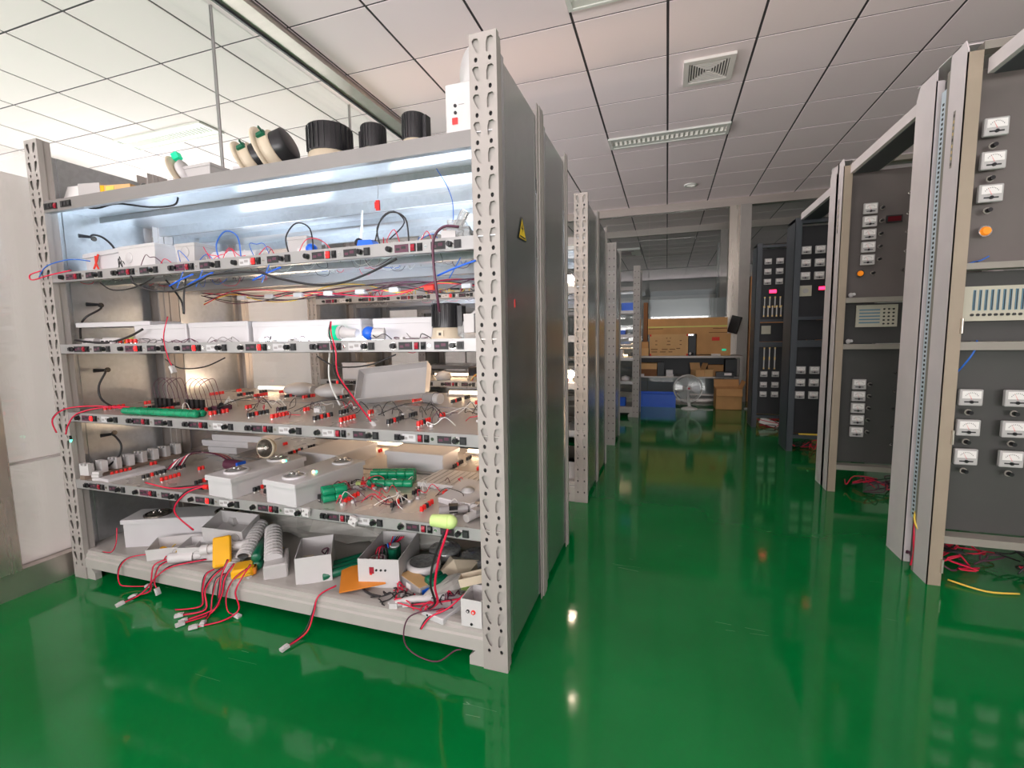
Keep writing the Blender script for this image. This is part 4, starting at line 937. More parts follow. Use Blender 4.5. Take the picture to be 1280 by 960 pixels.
cord('second loop of the black wire ring above blue holder', [(-.96, 1.41, D1+.02), (-.93, 1.41, D1+.10), (-.88, 1.41, D1+.12), (-.84, 1.41, D1+.08), (-.90, 1.41, D1+.03)], 'wblack', .0025, 'wire', 'wire')
t = thing('hanging_fuse', 'red clip hanging on a thin wire beneath the top shelf', 'clip', (-1.0, 1.50, 1.60))
MB().tube([(0, 0, .075), (.004, 0, .04), (0, 0, .0)], .001, 'wgrey', 4, 3).build('wire', t)
MB().box(-.007, .007, -.004, .004, -.04, -.005, 'red').box(-.012, -.007, -.003, .003, -.032, -.010, 'red').build('clip_body', t)
cord('thin blue pair of wires falling from the top shelf near right post', [(-.74, 1.46, 1.66), (-.70, 1.45, 1.60), (-.675, 1.44, 1.54), (-.67, 1.43, 1.47)], 'wblue', .0016, 'wire', 'wire')
cord('cluster of black and red wire stapled under the top shelf, left', [(-2.42, 1.37, 1.69), (-2.34, 1.40, 1.675), (-2.22, 1.41, 1.685), (-2.06, 1.43, 1.66), (-1.96, 1.46, 1.665), (-1.93, 1.46, 1.695)], 'wblack', .004)
cord('white cable tie hanging from the top shelf, centre', [(-1.28, 1.80, 1.66), (-1.29, 1.80, 1.58), (-1.30, 1.79, 1.48)], 'wwhite', .004, 'cable_tie', 'cable tie')
# long black cable slung under the upper shelf, and its blue ties
cord('thick black cable slung in long bows beneath the upper shelf', [(-2.05, 1.325, 1.365), (-2.02, 1.32, 1.33), (-1.92, 1.32, 1.30), (-1.79, 1.32, 1.297), (-1.66, 1.32, 1.33), (-1.60, 1.32, 1.345), (-1.40, 1.32, 1.342), (-1.30, 1.32, 1.315), (-1.15, 1.32, 1.285), (-1.04, 1.32, 1.285), (-.93, 1.32, 1.31), (-.82, 1.32, 1.35)], 'wblack', .0042)
for i, x in enumerate((-1.78, -1.68, -1.36, -.62)):
    single(MB().tube([(-.06, 0, -.02), (0, 0, 0), (.07, 0, .018)], .0032, 'blue', 5, 3).tube([(-.02, 0, -.03), (0, 0, 0), (.02, 0, .03)], .002, 'wblue', 4, 3), 'blue_tie', ('blue tie wound on the slung black cable, leftmost of four', 'blue tie on the slung black cable, second from left', 'blue tie on the slung black cable at mid shelf', 'blue wire bundle under the upper shelf beside the right post')[i], 'cable tie', (x, 1.325, 1.335 if i < 3 else 1.31), rot=(0, .0, 0))
# black cables hanging at the left end sheet, one per shelf bay
for z, b, l in ((1.592, .10, 'second from top'), (1.28, .14, 'third from top'), (.968, .16, 'fourth from top'), (.655, .14, 'lowest')):
    y = 1.49
    t = thing('black_cord', 'black cord coming through the left end sheet, %s' % (l if z < 1.5 else 'topmost bay'), 'cord', (-2.598, y, z))
    MB().cyl((.001, .04, 0), (.007, .04, 0), .012, n=10, m='dlens').build('grommet', t)
    MB().cyl((.02, -.03, .0), (.035, .015, .0), .009, .006, 8, 'black').build('plug', t)
    if z > 1.5: p = [(.035, .01, 0), (.07, 0, .005), (.13, 0, -.01), (.19, 0, -.05), (.22, 0, -.10), (.23, -.01, -.13)]
    elif z > 1.2: p = [(.035, .01, 0), (.07, 0, -.02), (.05, -.05, -.06), (.02, -.06, -.10), (.01, -.06, -.16)]
    elif z > .9: p = [(.035, .01, 0), (.07, -.01, -.01), (.05, -.03, -.07), (.055, -.03, -.13), (.12, -.03, -.165), (.20, -.03, -.172)]
    else: p = [(.035, .01, 0), (.08, 0, -.01), (.11, 0, -.05), (.10, -.01, -.10), (.06, -.04, -.15)]
    MB().tube(p, .0048, 'wblack').build('cord', t)

# ---- third shelf (S2)
for l, x0, x1, y, h, dz in (('plain white boxed lamp at the left of the row on the middle shelf', -2.195, -1.885, 1.41, .080, 0), ('second plain white boxed lamp in the middle shelf row', -1.872, -1.555, 1.41, .082, 0), ('long white boxed lamp in the centre of the middle shelf', -1.545, -1.04, 1.42, .078, 0), ('white boxed lamp in the middle shelf row next to black can light', -1.02, -.775, 1.46, .078, 0)):
    emergency_light(l, (x0+x1)/2, y+.07, D2+dz, x1-x0, .14, h, 0, (), (0, 0), lid=.002)
emergency_light('thin flat white panel lying across the white boxes, left middle shelf', -2.36, 1.50, D2+.082, .42, .16, .016, .1, (), (0, 0), lid=.002)
single(MB().box(-.27, .27, -.008, .008, 0, .012, 'cool'), 'led_strip', 'lit white strip lamp in front of the long white box, middle shelf', 'lamp', (-1.21, 1.40, D2+.006), 0)
bpy.data.objects['led_strip'].location.z = D2
CB = [MB().box(-.035, .035, -.02, .02, 0, .022, 'white').box(-.028, -.012, -.021, -.02, .006, .016, 'dark').box(.0, .018, -.021, -.02, .006, .016, 'dark').box(-.03, .03, -.012, .012, .022, .028, 'meterface').mesh('body')]
for k in range(4):
    t = thing('lamp_driver', ('white lamp driver block, topmost-left of the pile on the middle shelf', 'white lamp driver block second from left post, middle shelf', 'white lamp driver block under the flat panel, third from left post', 'white lamp driver block nearest the row of white boxes')[k], 'lamp driver', (-2.49+k*.088, 1.42+.02*(k % 2), D2+.034), .05)
    obj('body', CB[0], t)
    t.location.z = D2
    u = thing('lamp_driver', ('lower white driver block beneath the flat panel, by left post', 'lower white driver block behind red plugs, left middle shelf', 'lower white driver block behind the yellow connector', 'lower white driver block touching the first white box')[k], 'lamp driver', (-2.47+k*.088, 1.50, D2), -.08)
    obj('body', CB[0], u)
for i, x in enumerate((-2.24, -2.195, -2.17, -2.145)):
    obj('binding_post', BP['red'], [c for c in rackA.children if c.name.startswith('shelf_deck')][1], loc=(x-RX, .045, 1.093))
single(MB().box(-.02, .02, -.012, .012, 0, .02, 'yellow').box(-.012, .012, -.008, .008, .02, .03, 'yg'), 'yellow_connector', 'yellow connector behind the red plugs at left of the middle shelf', 'connector', (-2.21, 1.40, D2))
cord('black cord lying over the left end of the middle shelf', [(-2.52, 1.37, D2+.02), (-2.42, 1.37, D2+.01), (-2.3, 1.37, D2+.006), (-2.16, 1.365, D2+.03), (-2.08, 1.37, D2+.06)], 'wblack', .005)
drum_light('black can light with cream base at the right end of the middle shelf', -.705, 1.43, D2, .050, .118, .0)
single(MB().bbox(-.04, .04, -.035, .035, 0, .045, 'clear').cyl((-.05, -.02, .02), (.03, 0, .09), .014, n=8, m='white').box(.0, .04, -.05, -.03, .02, .08, 'white'), 'clear_holder', 'clump of clear and white plastic holders by right post, middle shelf', 'lamp holder', (-.615, 1.44, D2), -.2)
t = thing('canister', 'white tube with green end label and round blue cap, middle shelf', 'lamp tube', (-1.08, 1.385, D2))
MB().cyl((-.06, 0, .028), (-.01, 0, .028), .026, n=16, m='white').cyl((-.01, 0, .028), (.05, 0, .024), .022, .015, 12, 'white').build('body', t)
MB().cyl((-.05, -.001, .028), (-.022, -.001, .028), .0272, n=16, m='exitgreen').build('green_label', t)
single(MB().sphere((0, 0, .024), .024, 'blue', 14, 7).cyl((.0, 0, .022), (.05, .02, .022), .02, n=12, m='white'), 'blue_cap_tube', 'white tube with round blue cap on the middle shelf', 'tube', (-.975, 1.375, D2))
tangle('black and red thin wires on the middle shelf', -2.3, -.65, 1.35, 1.40, D2, 22, 21, .02, ('wpurple', 'wblack', 'wgrey'))
cord('dark red wire dropping from the upper shelf past the middle shelf, by right post', [(-.60, 1.32, 1.43), (-.64, 1.30, 1.43), (-.675, 1.30, 1.40), (-.68, 1.30, 1.33), (-.675, 1.31, 1.22), (-.68, 1.33, 1.18)], 'wpurple', .0045)
lead('red lead dropping over the middle shelf strip, centre', [(-1.12, 1.36, 1.16), (-1.09, 1.32, 1.12), (-1.07, 1.31, 1.06), (-1.07, 1.315, .98), (-1.04, 1.35, .90), (-1.0, 1.40, .80)])
lead('thin lead with white connector over left part of the middle shelf strip', [(-1.90, 1.35, 1.20), (-1.90, 1.325, 1.12), (-1.88, 1.32, 1.04), (-1.86, 1.32, 1.00)], r=.0018)
for i, (x, z0) in enumerate(((-2.14, 1.35), (-1.80, 1.03), (-1.05, 1.04))):
    cord(('dark cable sagging below the upper shelf, left bay', 'black cable sagging under the middle shelf strip, left half', 'black cable sagging under the middle shelf strip, centre')[i], [(x-.12, 1.34, z0), (x-.03, 1.33, z0-.035), (x+.10, 1.33, z0-.03), (x+.2, 1.34, z0+.005)], 'wblack', .0028)
cord('pair of green-black cables dangling behind the upper shelf, left', [(-2.1, 1.50, 1.37), (-2.02, 1.50, 1.28), (-2.01, 1.5, 1.22), (-2.0, 1.5, 1.30), (-1.98, 1.5, 1.37)], 'wblack', .004)
cord('white cable tie hanging under the middle shelf, centre', [(-1.33, 1.60, 1.05), (-1.34, 1.60, .93), (-1.31, 1.62, .82)], 'wwhite', .004, 'cable_tie', 'cable tie')

# ---- fourth shelf (S3)
battery('long flat green battery stick lying at the front of the fourth shelf, left', -2.03, 1.385, D3, 2, .44, .014, .0, seg=11)
for i, (x, n) in enumerate(((-2.26, 4), (-2.06, 4))):
    t = thing('plug_block', ('row of black plugs with arching thin wires, fourth shelf left', 'row of black plugs with arching wires, second from the left post')[i], 'plug row', (x, 1.52, D3))
    for k in range(n):
        MB().box(k*.03-.008, k*.03+.008, -.006, .006, .008, .05, 'black').cyl((k*.03, 0, 0), (k*.03, 0, .010), .006, n=8, m='red').build('plug', t)
        MB().tube([(k*.03, 0, .05), (k*.03-.01, 0, .11), (k*.03+.03+.01*k, .01, .145), (k*.03+.06, .03, .10), (k*.03+.07, .04, .01)], .0014, 'wpurple', 4).build('thin_wire', t)
lead('red lead arching from the fourth shelf around the left post', [(-2.14, 1.49, .80), (-2.30, 1.44, .80), (-2.44, 1.38, .815), (-2.55, 1.32, .81), (-2.61, 1.30, .76), (-2.61, 1.31, .70)], plug=False, r=.003)
lead('second red lead from the fourth shelf ending at the left post', [(-2.24, 1.46, .80), (-2.38, 1.40, .81), (-2.48, 1.33, .79), (-2.52, 1.31, .74), (-2.555, 1.315, .695)], plug=False, r=.003)
single(MB().cyl((0, 0, .0), (0, -.002, .018), .005, n=8, m='black').cyl((0, 0, 0), (.001, -.003, -.012), .005, .003, 8, 'greenled'), 'indicator_led', 'glowing green indicator light on the left post', 'indicator light', (-2.545, 1.327, .668))
single(MB().box(-.045, .02, -.02, .03, 0, .02, 'wpurple').cyl((.0, -.02, .015), (.03, -.03, .03), .010, n=8, m='black'), 'dark_connector', 'dark bundle of connectors beside the second plug row', 'connector', (-1.90, 1.56, D3))
tangle('thin jumper wires over the red posts of the fourth shelf', -2.0, -.65, 1.42, 1.75, D3, 34, 31, .05)
for i, x in enumerate((-1.72, -1.30, -.90)):
    cord(('thin black arch of wire on the fourth shelf, left of three', 'thin black arch of wire on the fourth shelf, centre', 'thin black arch of wire on the fourth shelf, right of three')[i], [(x-.14, 1.50, D3+.02), (x-.06, 1.55, D3+.055), (x+.04, 1.57, D3+.06), (x+.11, 1.55, D3+.02)], 'wblack', .002, 'wire', 'wire')
single(MB().bbox(-.02, .02, -.015, .015, 0, .03, 'clear').box(-.015, .015, -.018, -.015, .005, .02, 'white'), 'clear_connector', 'small clear connector standing left of centre on the fourth shelf', 'connector', (-1.40, 1.60, D3))
# on the rack behind, at the same level
for i, (x, y) in enumerate(((-1.93, 2.06), (-1.69, 2.03))):
    t = thing('bulkhead_lamp', ('white oval lamp on its side on the rear rack, left of two', 'white oval lamp on the rear rack, right of two')[i], 'lamp', (x, y, D3))
    MB().sphere((0, 0, .038), .085, 'white', 18, 8, .44).build('shade', t)
    MB().cyl((.05, 0, .035), (.09, 0, .035), .022, n=10, m='meterface').build('base', t)
t = open_box('large white plastic tray tipped on its side, rear rack behind fourth shelf', -1.26, 1.97, D3+.055, .36, .17, .055, .16, (1.0, -.10), c='white', th=.004, cat='lamp tray', name='lamp_tray')
t.location.z = D3+.08
t = thing('bulb_holder', 'white cylindrical bulb holder at the right end of the big white tray', 'bulb holder', (-1.02, 1.93, D3))
MB().cyl((-.05, 0, .03), (.01, -.02, .03), .028, n=14, m='wgrey').cyl((.01, -.02, .03), (.04, -.03, .03), .024, n=14, m='white').build('body', t)

# ---- fifth shelf (S4)
bt = thing('wooden_batten', 'dusty wooden batten with white terminal blocks, left side of fifth shelf', 'batten', (-2.52, 1.56, D4))
MB().box(-.016, .016, -.22, .22, 0, .018, 'dustwood').build('batten', bt)
TBm = MB().box(-.026, .026, -.012, .012, .018, .062, 'white').box(-.030, -.026, -.010, .010, .020, .060, 'dark').box(-.026, -.018, -.012, .012, .062, .072, 'white').box(-.004, .004, -.012, .012, .062, .072, 'white').box(.018, .026, -.012, .012, .062, .072, 'white').mesh('terminal_block')
for k in range(8): obj('terminal_block', TBm, bt, loc=(.004*(k % 2), -.20+k*.058, 0), rot=(0, 0, .1*(-1)**k))
emergency_light('flat white cover plate in front of the dusty wooden batten', -2.39, 1.47, D4, .08, .24, .012, -.1, (), (0, 0), lid=.001)
for k, (x, y) in enumerate(((-2.45, 1.36), (-2.30, 1.62))):
    single(MB().box(-.016, .016, -.012, .012, 0, .012, 'white').box(-.02, .014, -.010, .010, .014, .026, 'white').box(-.014, .018, -.011, .011, .028, .040, 'white').box(-.004, .004, -.004, .004, 0, .04, 'white'), 'white_spacer', ('white stacked plastic spacer near front left corner of the fifth shelf', 'white stacked plastic spacer at the far end of the terminal batten')[k], 'spacer', (x, y, D4), .3)
t = thing('wire_bundle', 'thick bundle of purple and red wires in clear sleeve, left of fifth shelf', 'wires', (-2.15, 1.62, D4))
for k in range(9): MB().tube([(-.11, -.09+.01*k, .01), (-.10+.01*k, -.03, .05+.004*k), (-.02, .03, .075), (.08, .05+.003*k, .055), (.16, .03+.004*k, .03)], .0035, ('wpurple', 'wred', 'wwhite', 'wpurple', 'wgrey')[k % 5]).build('wire', t)
MB().cyl((.14, .03, .028), (.24, .02, .028), .026, n=10, m='wpurple').build('sleeve', t)
MB().box(.24, .252, -.01, .035, .005, .05, 'blue').build('blue_clip', t)
emergency_light('white emergency light with two round lamps, fifth shelf, left of the pair', -1.665, 1.515, D4, .155, .37, .085, -.10, ((0, -.10, .048), (0, .10, .048)))
emergency_light('white emergency light with round lamp at front, fifth shelf centre', -1.355, 1.515, D4, .175, .37, .090, -.12, ((.0, -.11, .045), (.02, .12, .045)))
for k, (x, y) in enumerate(((-1.60, 1.585), (-1.335, 1.47))):
    single(MB().sphere((0, 0, 0), .0055, 'warm', 8, 4).sphere((.010, .004, 0), .0045, 'greenled', 8, 4), 'indicator_led', ('tiny lit red and green indicator on the left white emergency light', 'tiny lit red and green indicator on the centre white emergency light')[k], 'indicator light', (x, y, D4+(.089 if k == 0 else .094)))
t = thing('spot_lamp', 'round glass-faced spot lamp standing on left white emergency light', 'spot lamp', (-1.735, 1.67, D4+.088), .1)
t.location = (-1.725, 1.62, D4+.085)
M0 = Matrix.Translation((0, 0, .046)) @ Matrix.Rotation(PI/2-.15, 4, 'X')
MB().lathe([(.036, -.02), (.046, 0), (.046, .012), (.041, .014)], 'ivory', 24, M0).build('rim', t)
MB().lathe([(.041, .012), (.020, .0), (.0005, -.004)], 'dlens', 24, M0).cyl(M0 @ Vector((0, 0, -.004)), M0 @ Vector((0, 0, .008)), .008, n=8, m='chrome').build('reflector', t)
MB().box(-.045, .045, .0, .03, 0, .006, 'ivory').build('bracket', t)
emergency_light('flat wide grey light box at the back of the fifth shelf, centre', -1.58, 1.93, D4+.0, .25, .30, .075, -.08, (), (0, 0))
emergency_light('plain white oblong box at the back of the fifth shelf, right half', -1.115, 1.955, D4, .32, .17, .085, -.04, ())
for k, (x0, x1, h0) in enumerate(((-2.50, -2.30, 0), (-2.54, -2.22, .036), (-2.46, -2.12, .072))):
    emergency_light(('lowest of the grey trays stacked on the rear rack, left', 'middle one of the grey trays stacked on the rear rack', 'topmost of grey trays stacked on the rear rack, left')[k], (x0+x1)/2+.06, 1.99, D4+h0, x1-x0, .20, .034, .05, (), lid=.003)
battery('triple green battery pack, rear row of the three sticks, fifth shelf', -1.155, 1.78, D4, 2, .17, .015, .35, 1, seg=5)
battery('fat green battery pack in the middle of the fifth shelf', -1.115, 1.70, D4, 2, .19, .0145, .30, 2, seg=5)
battery('green battery stick lying in front of the fat battery pack', -1.09, 1.635, D4, 1, .19, .016, .25, 1, seg=5)
battery('small upright-looking green battery pack near front of fifth shelf centre', -1.215, 1.44, D4, 2, .09, .015, .9, 2, 'green', seg=2)
single(MB().box(-.03, .03, -.02, .02, 0, .012, 'white').box(-.02, .0, -.01, .01, .012, .022, 'yg').box(.0, .02, -.01, .012, .012, .02, 'red'), 'terminal_board', 'small terminal board with red and yellow parts beside batteries', 'terminal board', (-1.21, 1.60, D4), .5)
t = thing('slotted_tray', 'white slotted tray lying at the right of fifth shelf', 'tray', (-.865, 1.77, D4), -.05)
MB().box(-.115, .115, -.10, .10, 0, .018, 'white').build('body', t)
for k in range(8): MB().box(-.10+k*.028, -.098+k*.028, -.09, .09, .018, .0195, 'wgrey').build('slot', t)
t = emergency_light('thin white plate with round boss leaning at right end of fifth shelf', -.72, 1.60, D4+.012, .15, .19, .008, -.15, (), (.12, .05), lid=.001)
t.location.z = D4+.022
MB().lathe([(.026, .008), (.026, .012), (.018, .012), (.016, .018), (.0005, .019)], 'white', 18).build('boss', t)
for k, (x, y, rz, w) in enumerate(((-.70, 1.43, .4, .05), (-.655, 1.47, -.3, .04), (-.61, 1.42, 1.2, .05), (-.60, 1.50, .2, .045))):
    single(MB().cyl((-w, 0, .016), (w, 0, .02), .015, n=10, m=('wgrey', 'white', 'meterface', 'ivory')[k]).box(-w*.3, w*.3, -.014, .014, .01, .036, ('black', 'white', 'wgrey', 'white')[k]), 'lamp_socket', ('grey lamp socket in the heap by the right post, leftmost one', 'white lamp socket in the heap by right post, fifth shelf', 'pale lamp socket touching the right post, fifth shelf', 'cream lamp socket at the back of the heap by right post')[k], 'lamp socket', (x, y, D4), rz)
t = thing('exit_lamp', 'translucent yellow-green plastic lamp hanging on front of the fifth shelf', 'lamp', (-.685, 1.325, .487))
MB().cyl((-.035, 0, .0), (.03, -.004, .004), .020, .024, 14, 'yg').sphere((.032, -.004, .004), .023, 'yg', 12, 6).build('body', t)
t.location = (-.685, 1.312, .502)
lead('thick red and black lead hanging from the yellow-green lamp', [(-.665, 1.308, .495), (-.675, 1.298, .46), (-.70, 1.30, .38), (-.725, 1.31, .28), (-.735, 1.34, .20), (-.78, 1.37, .15)], plug=False, r=.0042, sep=.009)
tangle('heap of thin wires among the batteries on the fifth shelf', -1.30, -.70, 1.40, 1.72, D4, 42, 41, .04, ('wred', 'wblack', 'wpurple', 'wred', 'wwhite'))
lead('red lead crossing the fifth shelf front to the left white light', [(-2.12, 1.345, .50), (-1.98, 1.345, .487), (-1.86, 1.35, .50), (-1.78, 1.37, .51)], plug=False, r=.003)
lead('red and black lead falling over the fifth shelf strip, left of centre', [(-1.80, 1.36, .505), (-1.86, 1.335, .485), (-1.92, 1.325, .43), (-1.93, 1.33, .38), (-1.88, 1.36, .31)], plug=False, r=.0032)
t = thing('red_black_plugs', 'red and black plug pair at the side of the left white light', 'plug', (-1.80, 1.365, D4))
MB().cyl((-.03, 0, .02), (-.005, 0, .02), .010, n=8, m='black').build('black_plug', t); MB().cyl((0, 0, .024), (.025, 0, .024), .010, n=8, m='red').build('red_plug', t)
t = thing('red_black_plugs', 'red, black and green plugs between the two white emergency lights', 'plug', (-1.485, 1.40, D4))
MB().cyl((-.03, 0, .02), (-.005, 0, .02), .010, n=8, m='black').build('black_plug', t); MB().cyl((0, 0, .024), (.025, 0, .024), .010, n=8, m='red').build('red_plug', t); MB().box(.025, .032, -.01, .01, .0, .04, 'exitgreen').build('green_plug', t)
for k, (x, z) in enumerate(((-1.245, .47), (-1.04, .46))):
    single(MB().box(-.014, .014, -.006, .006, -.016, .016, 'white').box(-.018, -.014, -.004, .004, -.012, -.004, 'white').box(.014, .018, -.004, .004, .004, .012, 'white').cyl((-.006, -.006, .006), (-.006, -.010, .006), .004, n=6, m='wgrey').cyl((.006, -.006, -.006), (.006, -.010, -.006), .004, n=6, m='wgrey'), 'white_terminal', ('white terminal block on the fifth shelf strip below the small battery', 'white terminal block on the fifth shelf strip, right of centre')[k], 'terminal', (x, 1.322, z), rot=(0, .3*k, 0))

# ---- bottom shelf (S5)
t = emergency_light('long white emergency light with two dark round lamps, bottom shelf far left', -2.215, 1.585, D5, .52, .15, .135, .42, ((-.13, -.01, .058), (.19, -.01, .055)), (.0, 0), 'dlens')
single(MB().sphere((0, 0, .018), .018, 'yellow', 10, 6), 'yellow_ball', 'small yellow round cap under the edge of the long white light', 'cap', (-2.17, 1.425, D5), 0)
open_box('open white box with round knockouts, front left of the bottom shelf', -2.11, 1.45, D5+.006, .20, .11, .055, .55, (.12, 0), (('f', .02, .03, .018), ('l', 0, .03, .016)))
t = thing('pvc_connector', 'white round plastic connector piece in front of the open boxes, bottom shelf', 'pipe piece', (-1.985, 1.40, D5), .45)
MB().cyl((-.07, 0, .024), (.0, 0, .024), .022, n=14, m='white').cyl((.0, 0, .024), (.03, 0, .024), .026, n=14, m='white').build('sleeve', t)
MB().cyl((.03, 0, .026), (.10, .01, .034), .018, n=12, m='white').build('pipe', t)
t = open_box('upper open white box with side knockout, left centre of bottom shelf', -1.90, 1.56, D5+.055, .19, .13, .07, .25, (.25, .1), (('f', .06, .035, .02), ('r', .02, .035, .02)))
t.location.z = D5+.075
open_box('lower white box with pinkish knockout, left centre of bottom shelf', -1.955, 1.46, D5+.01, .17, .10, .065, .35, (.1, 0), (('f', .0, .032, .018),))
open_box('grey-white box standing at the back behind the white boxes, bottom shelf', -2.02, 1.66, D5, .20, .10, .13, -.2, (.0, .0), (('f', .02, .07, .02),), c='meterface')
t = thing('pipe_tee', 'white plastic pipe tee leaning on the white boxes, bottom shelf', 'pipe piece', (-1.83, 1.47, D5+.03), rot=(.3, 0, .5))
MB().cyl((-.09, 0, .03), (.09, 0, .04), .019, n=12, m='white').cyl((0, 0, .035), (.01, -.07, .0), .018, n=12, m='white').build('pipe', t)
MB().cyl((.07, 0, .038), (.10, 0, .042), .023, n=12, m='white').build('collar', t)
MB().cyl((-.10, 0, .029), (-.07, 0, .031), .023, n=12, m='white').build('collar', t)
t = thing('battery_pack', 'flat yellow battery pack at the front of the bottom shelf, left', 'battery pack', (-1.785, 1.40, D5), rot=(-.75, 0, -.06))
t.location = (-1.80, 1.42, D5+.075); t.rotation_euler = (.85, 0, .80)
MB().bbox(-.034, .034, -.075, .055, -.012, .012, 'yellow', .006).build('wrap', t)
t = thing('battery_pack', 'second yellow battery pack with orange end under ribbed lamps', 'battery pack', (-1.66, 1.405, D5), .7)
MB().bbox(-.045, .035, -.05, .04, 0, .035, 'yellow', .008).build('wrap', t); MB().bbox(.035, .045, -.045, .035, .004, .032, 'orange', .004).build('end_cap', t)
ribbed('white ribbed lamp with dark hollow end, left of the ribbed pair', -1.755, 1.535, D5+.075, .24, .062, .52, (.22, 0))
ribbed('white ribbed lamp lying flat below the hollow-ended one', -1.765, 1.45, D5+.012, .17, .062, .60, (.05, 0), 8, False)
ribbed('white ribbed lamp on top at right, leaning on a worn white block', -1.615, 1.515, D5+.085, .23, .068, .78, (.20, 0), 10, False)
single(MB().bbox(-.045, .045, -.08, .08, 0, .058, 'meterface', .006), 'worn_block', 'worn white block under the right ribbed lamp, bottom shelf', 'block', (-1.545, 1.46, D5), .72)
battery('dark green battery stick between ribbed lamps, bottom shelf', -1.675, 1.50, D5, 1, .18, .020, 2.2, 2, 'dgreen')
# open white box with wires, centre
def fill1(t, w, d, h):
    MB().box(-.05, -.01, -.04, .01, .003, .07, 'ivory').box(.0, .03, -.02, .03, .003, .05, 'ivory').build('insert', t)
    MB().tube([(.03, -.03, .04), (.05, 0, .09), (.02, .03, .07), (.05, .04, .03)], .003, 'wpurple').tube([(.02, -.02, .05), (.045, .02, .08), (.03, .0, .06)], .003, 'wblack').build('inner_wires', t)
open_box('open white box holding parts, centre of bottom shelf', -1.375, 1.50, D5, .135, .20, .11, .62, (0, 0), (), fill=fill1)
battery('large dark green battery pack under the orange board', -1.245, 1.575, D5, 3, .28, .018, .95, 1, 'dgreen')
t = thing('orange_board', 'bright orange square board, front centre of the bottom shelf', 'board', (-1.135, 1.485, D5+.012), rot=(.08, -.05, .60))
MB().box(-.085, .085, -.085, .085, 0, .004, 'orange').build('sheet', t)
t.location.z = D5+.022
def fill2(t, w, d, h):
    MB().lathe([(.035, 0), (.035, .02), (.028, .02)], 'white', 16, Matrix.Translation((-.035, -.05, .06))).build('white_ring', t)
    m = MB()
    for k in range(2): m.cyl((.02, -.02+.035*k, .045), (.02, -.02+.035*k, .11), .02, n=12, m='dgreen')
    m.cyl((.02, .0, .11), (.02, .0, .115), .02, n=12, m='white'); m.build('battery_cell', t)
    for q in range(6): MB().tube([(-.06+.02*q, -.03, .05), (-.05+.01*q, .0, .10+.004*q), (-.02, .05, .08), (.03-.01*q, .09, .11)], .003, ('wred', 'wred', 'wpurple', 'wblack', 'wblue', 'wred')[q]).build('inner_wire', t)
    MB().box(-.036, -.018, -d/2-.003, -d/2, h*.50, h*.72, 'redswitch').box(-.034, -.026, -d/2-.004, -d/2, h*.46, h*.52, 'red').build('rocker_switch', t)
    for q in range(3): MB().cyl((-.008+.018*q, -d/2, h*.62), (-.008+.018*q, -d/2-.003, h*.62), .0045, n=8, m='black').build('socket_hole', t)
t = open_box('open white box with red switch and three sockets on its front', -1.075, 1.59, D5, .165, .26, .115, .22, (0, 0), (), fill=fill2)
t = thing('dome_lamp', 'white round dome lamp facing up with ribbed lens, bottom shelf right', 'lamp', (-.925, 1.60, D5))
MB().lathe([(.045, 0), (.062, .012), (.070, .045), (.066, .06), (.058, .060)], 'white', 26).build('housing', t)
MB().lathe([(.058, .060), (.03, .052), (.0005, .05)], 'lens', 26).build('lens', t)
t = thing('dome_lamp', 'clear round dome lamp behind the white dome lamp', 'lamp', (-.90, 1.74, D5))
MB().lathe([(.045, 0), (.065, .02), (.07, .05), (.064, .06), (.0005, .056)], 'lens', 24).build('lens', t)
t = thing('dome_lamp', 'clear round dome lamp at the back near right post', 'lamp', (-.74, 1.72, D5))
MB().lathe([(.045, 0), (.065, .02), (.07, .05), (.064, .06), (.0005, .056)], 'lens', 24).build('lens', t)
t = thing('grey_box', 'small grey carton with tan top lying before the dome lamp', 'box', (-.905, 1.50, D5), -.50)
MB().bbox(-.075, .075, -.03, .03, 0, .040, 'wgrey').build('box_body', t); MB().box(-.072, .072, -.028, .028, .040, .042, 'carton2').box(-.02, .01, -.0315, -.03, .01, .03, 'paper').box(.07, .0755, -.02, .02, .004, .03, 'blue').build('label_sheet', t)
battery('short dark green battery pack right of the dome lamp', -.815, 1.50, D5, 2, .07, .018, 1.1, 2, 'dgreen')
single(MB().add([(-.07, -.05, .004), (.06, -.06, .02), (.09, .05, .06), (-.05, .07, .05), (0, 0, .075), (-.07, -.05, 0), (.06, -.06, 0), (.09, .05, 0), (-.05, .07, 0)], [(0, 1, 4), (1, 2, 4), (2, 3, 4), (3, 0, 4), (5, 8, 7, 6), (0, 5, 6, 1), (1, 6, 7, 2), (2, 7, 8, 3), (3, 8, 5, 0)], 'ivory'), 'crumpled_paper', 'crumpled brownish paper behind the short green battery', 'paper', (-.80, 1.62, D5))
# plastic bags
def bag(label, x, y, z, w, d, h, seed, c='clear', rz=0):
    rn = random.Random(seed); m = MB(); n = 12; k = 9
    vs = []
    for i in range(k):
        for j in range(n):
            t = 2*PI*j/n; u = i/(k-1); r = math.sin(PI*min(u*.98+.01, .99))**.6
            jr = 1+rn.uniform(-.22, .22)
            vs.append((w/2*r*math.cos(t)*jr, (u-.5)*d, max(0, h/2+h/2*r*math.sin(t)*jr*1.1)))
    fs = [(i*n+j, i*n+(j+1) % n, (i+1)*n+(j+1) % n, (i+1)*n+j) for i in range(k-1) for j in range(n)]
    m.add(vs, fs, c); return single(m, 'plastic_bag', label, 'plastic bag', (x, y, z), rz)
X['bagc'] = mat('plastic_film', (.62, .60, .56), .3, trans=.35, noise=.12, nscale=14)
X['bagy'] = mat('plastic_film_green', (.35, .55, .12), .3, trans=.3, noise=.2, nscale=10)
bag('crumpled clear plastic bag slanting by the right post, front one', -.74, 1.53, D5, .06, .28, .06, 1, 'bagc', -.65)
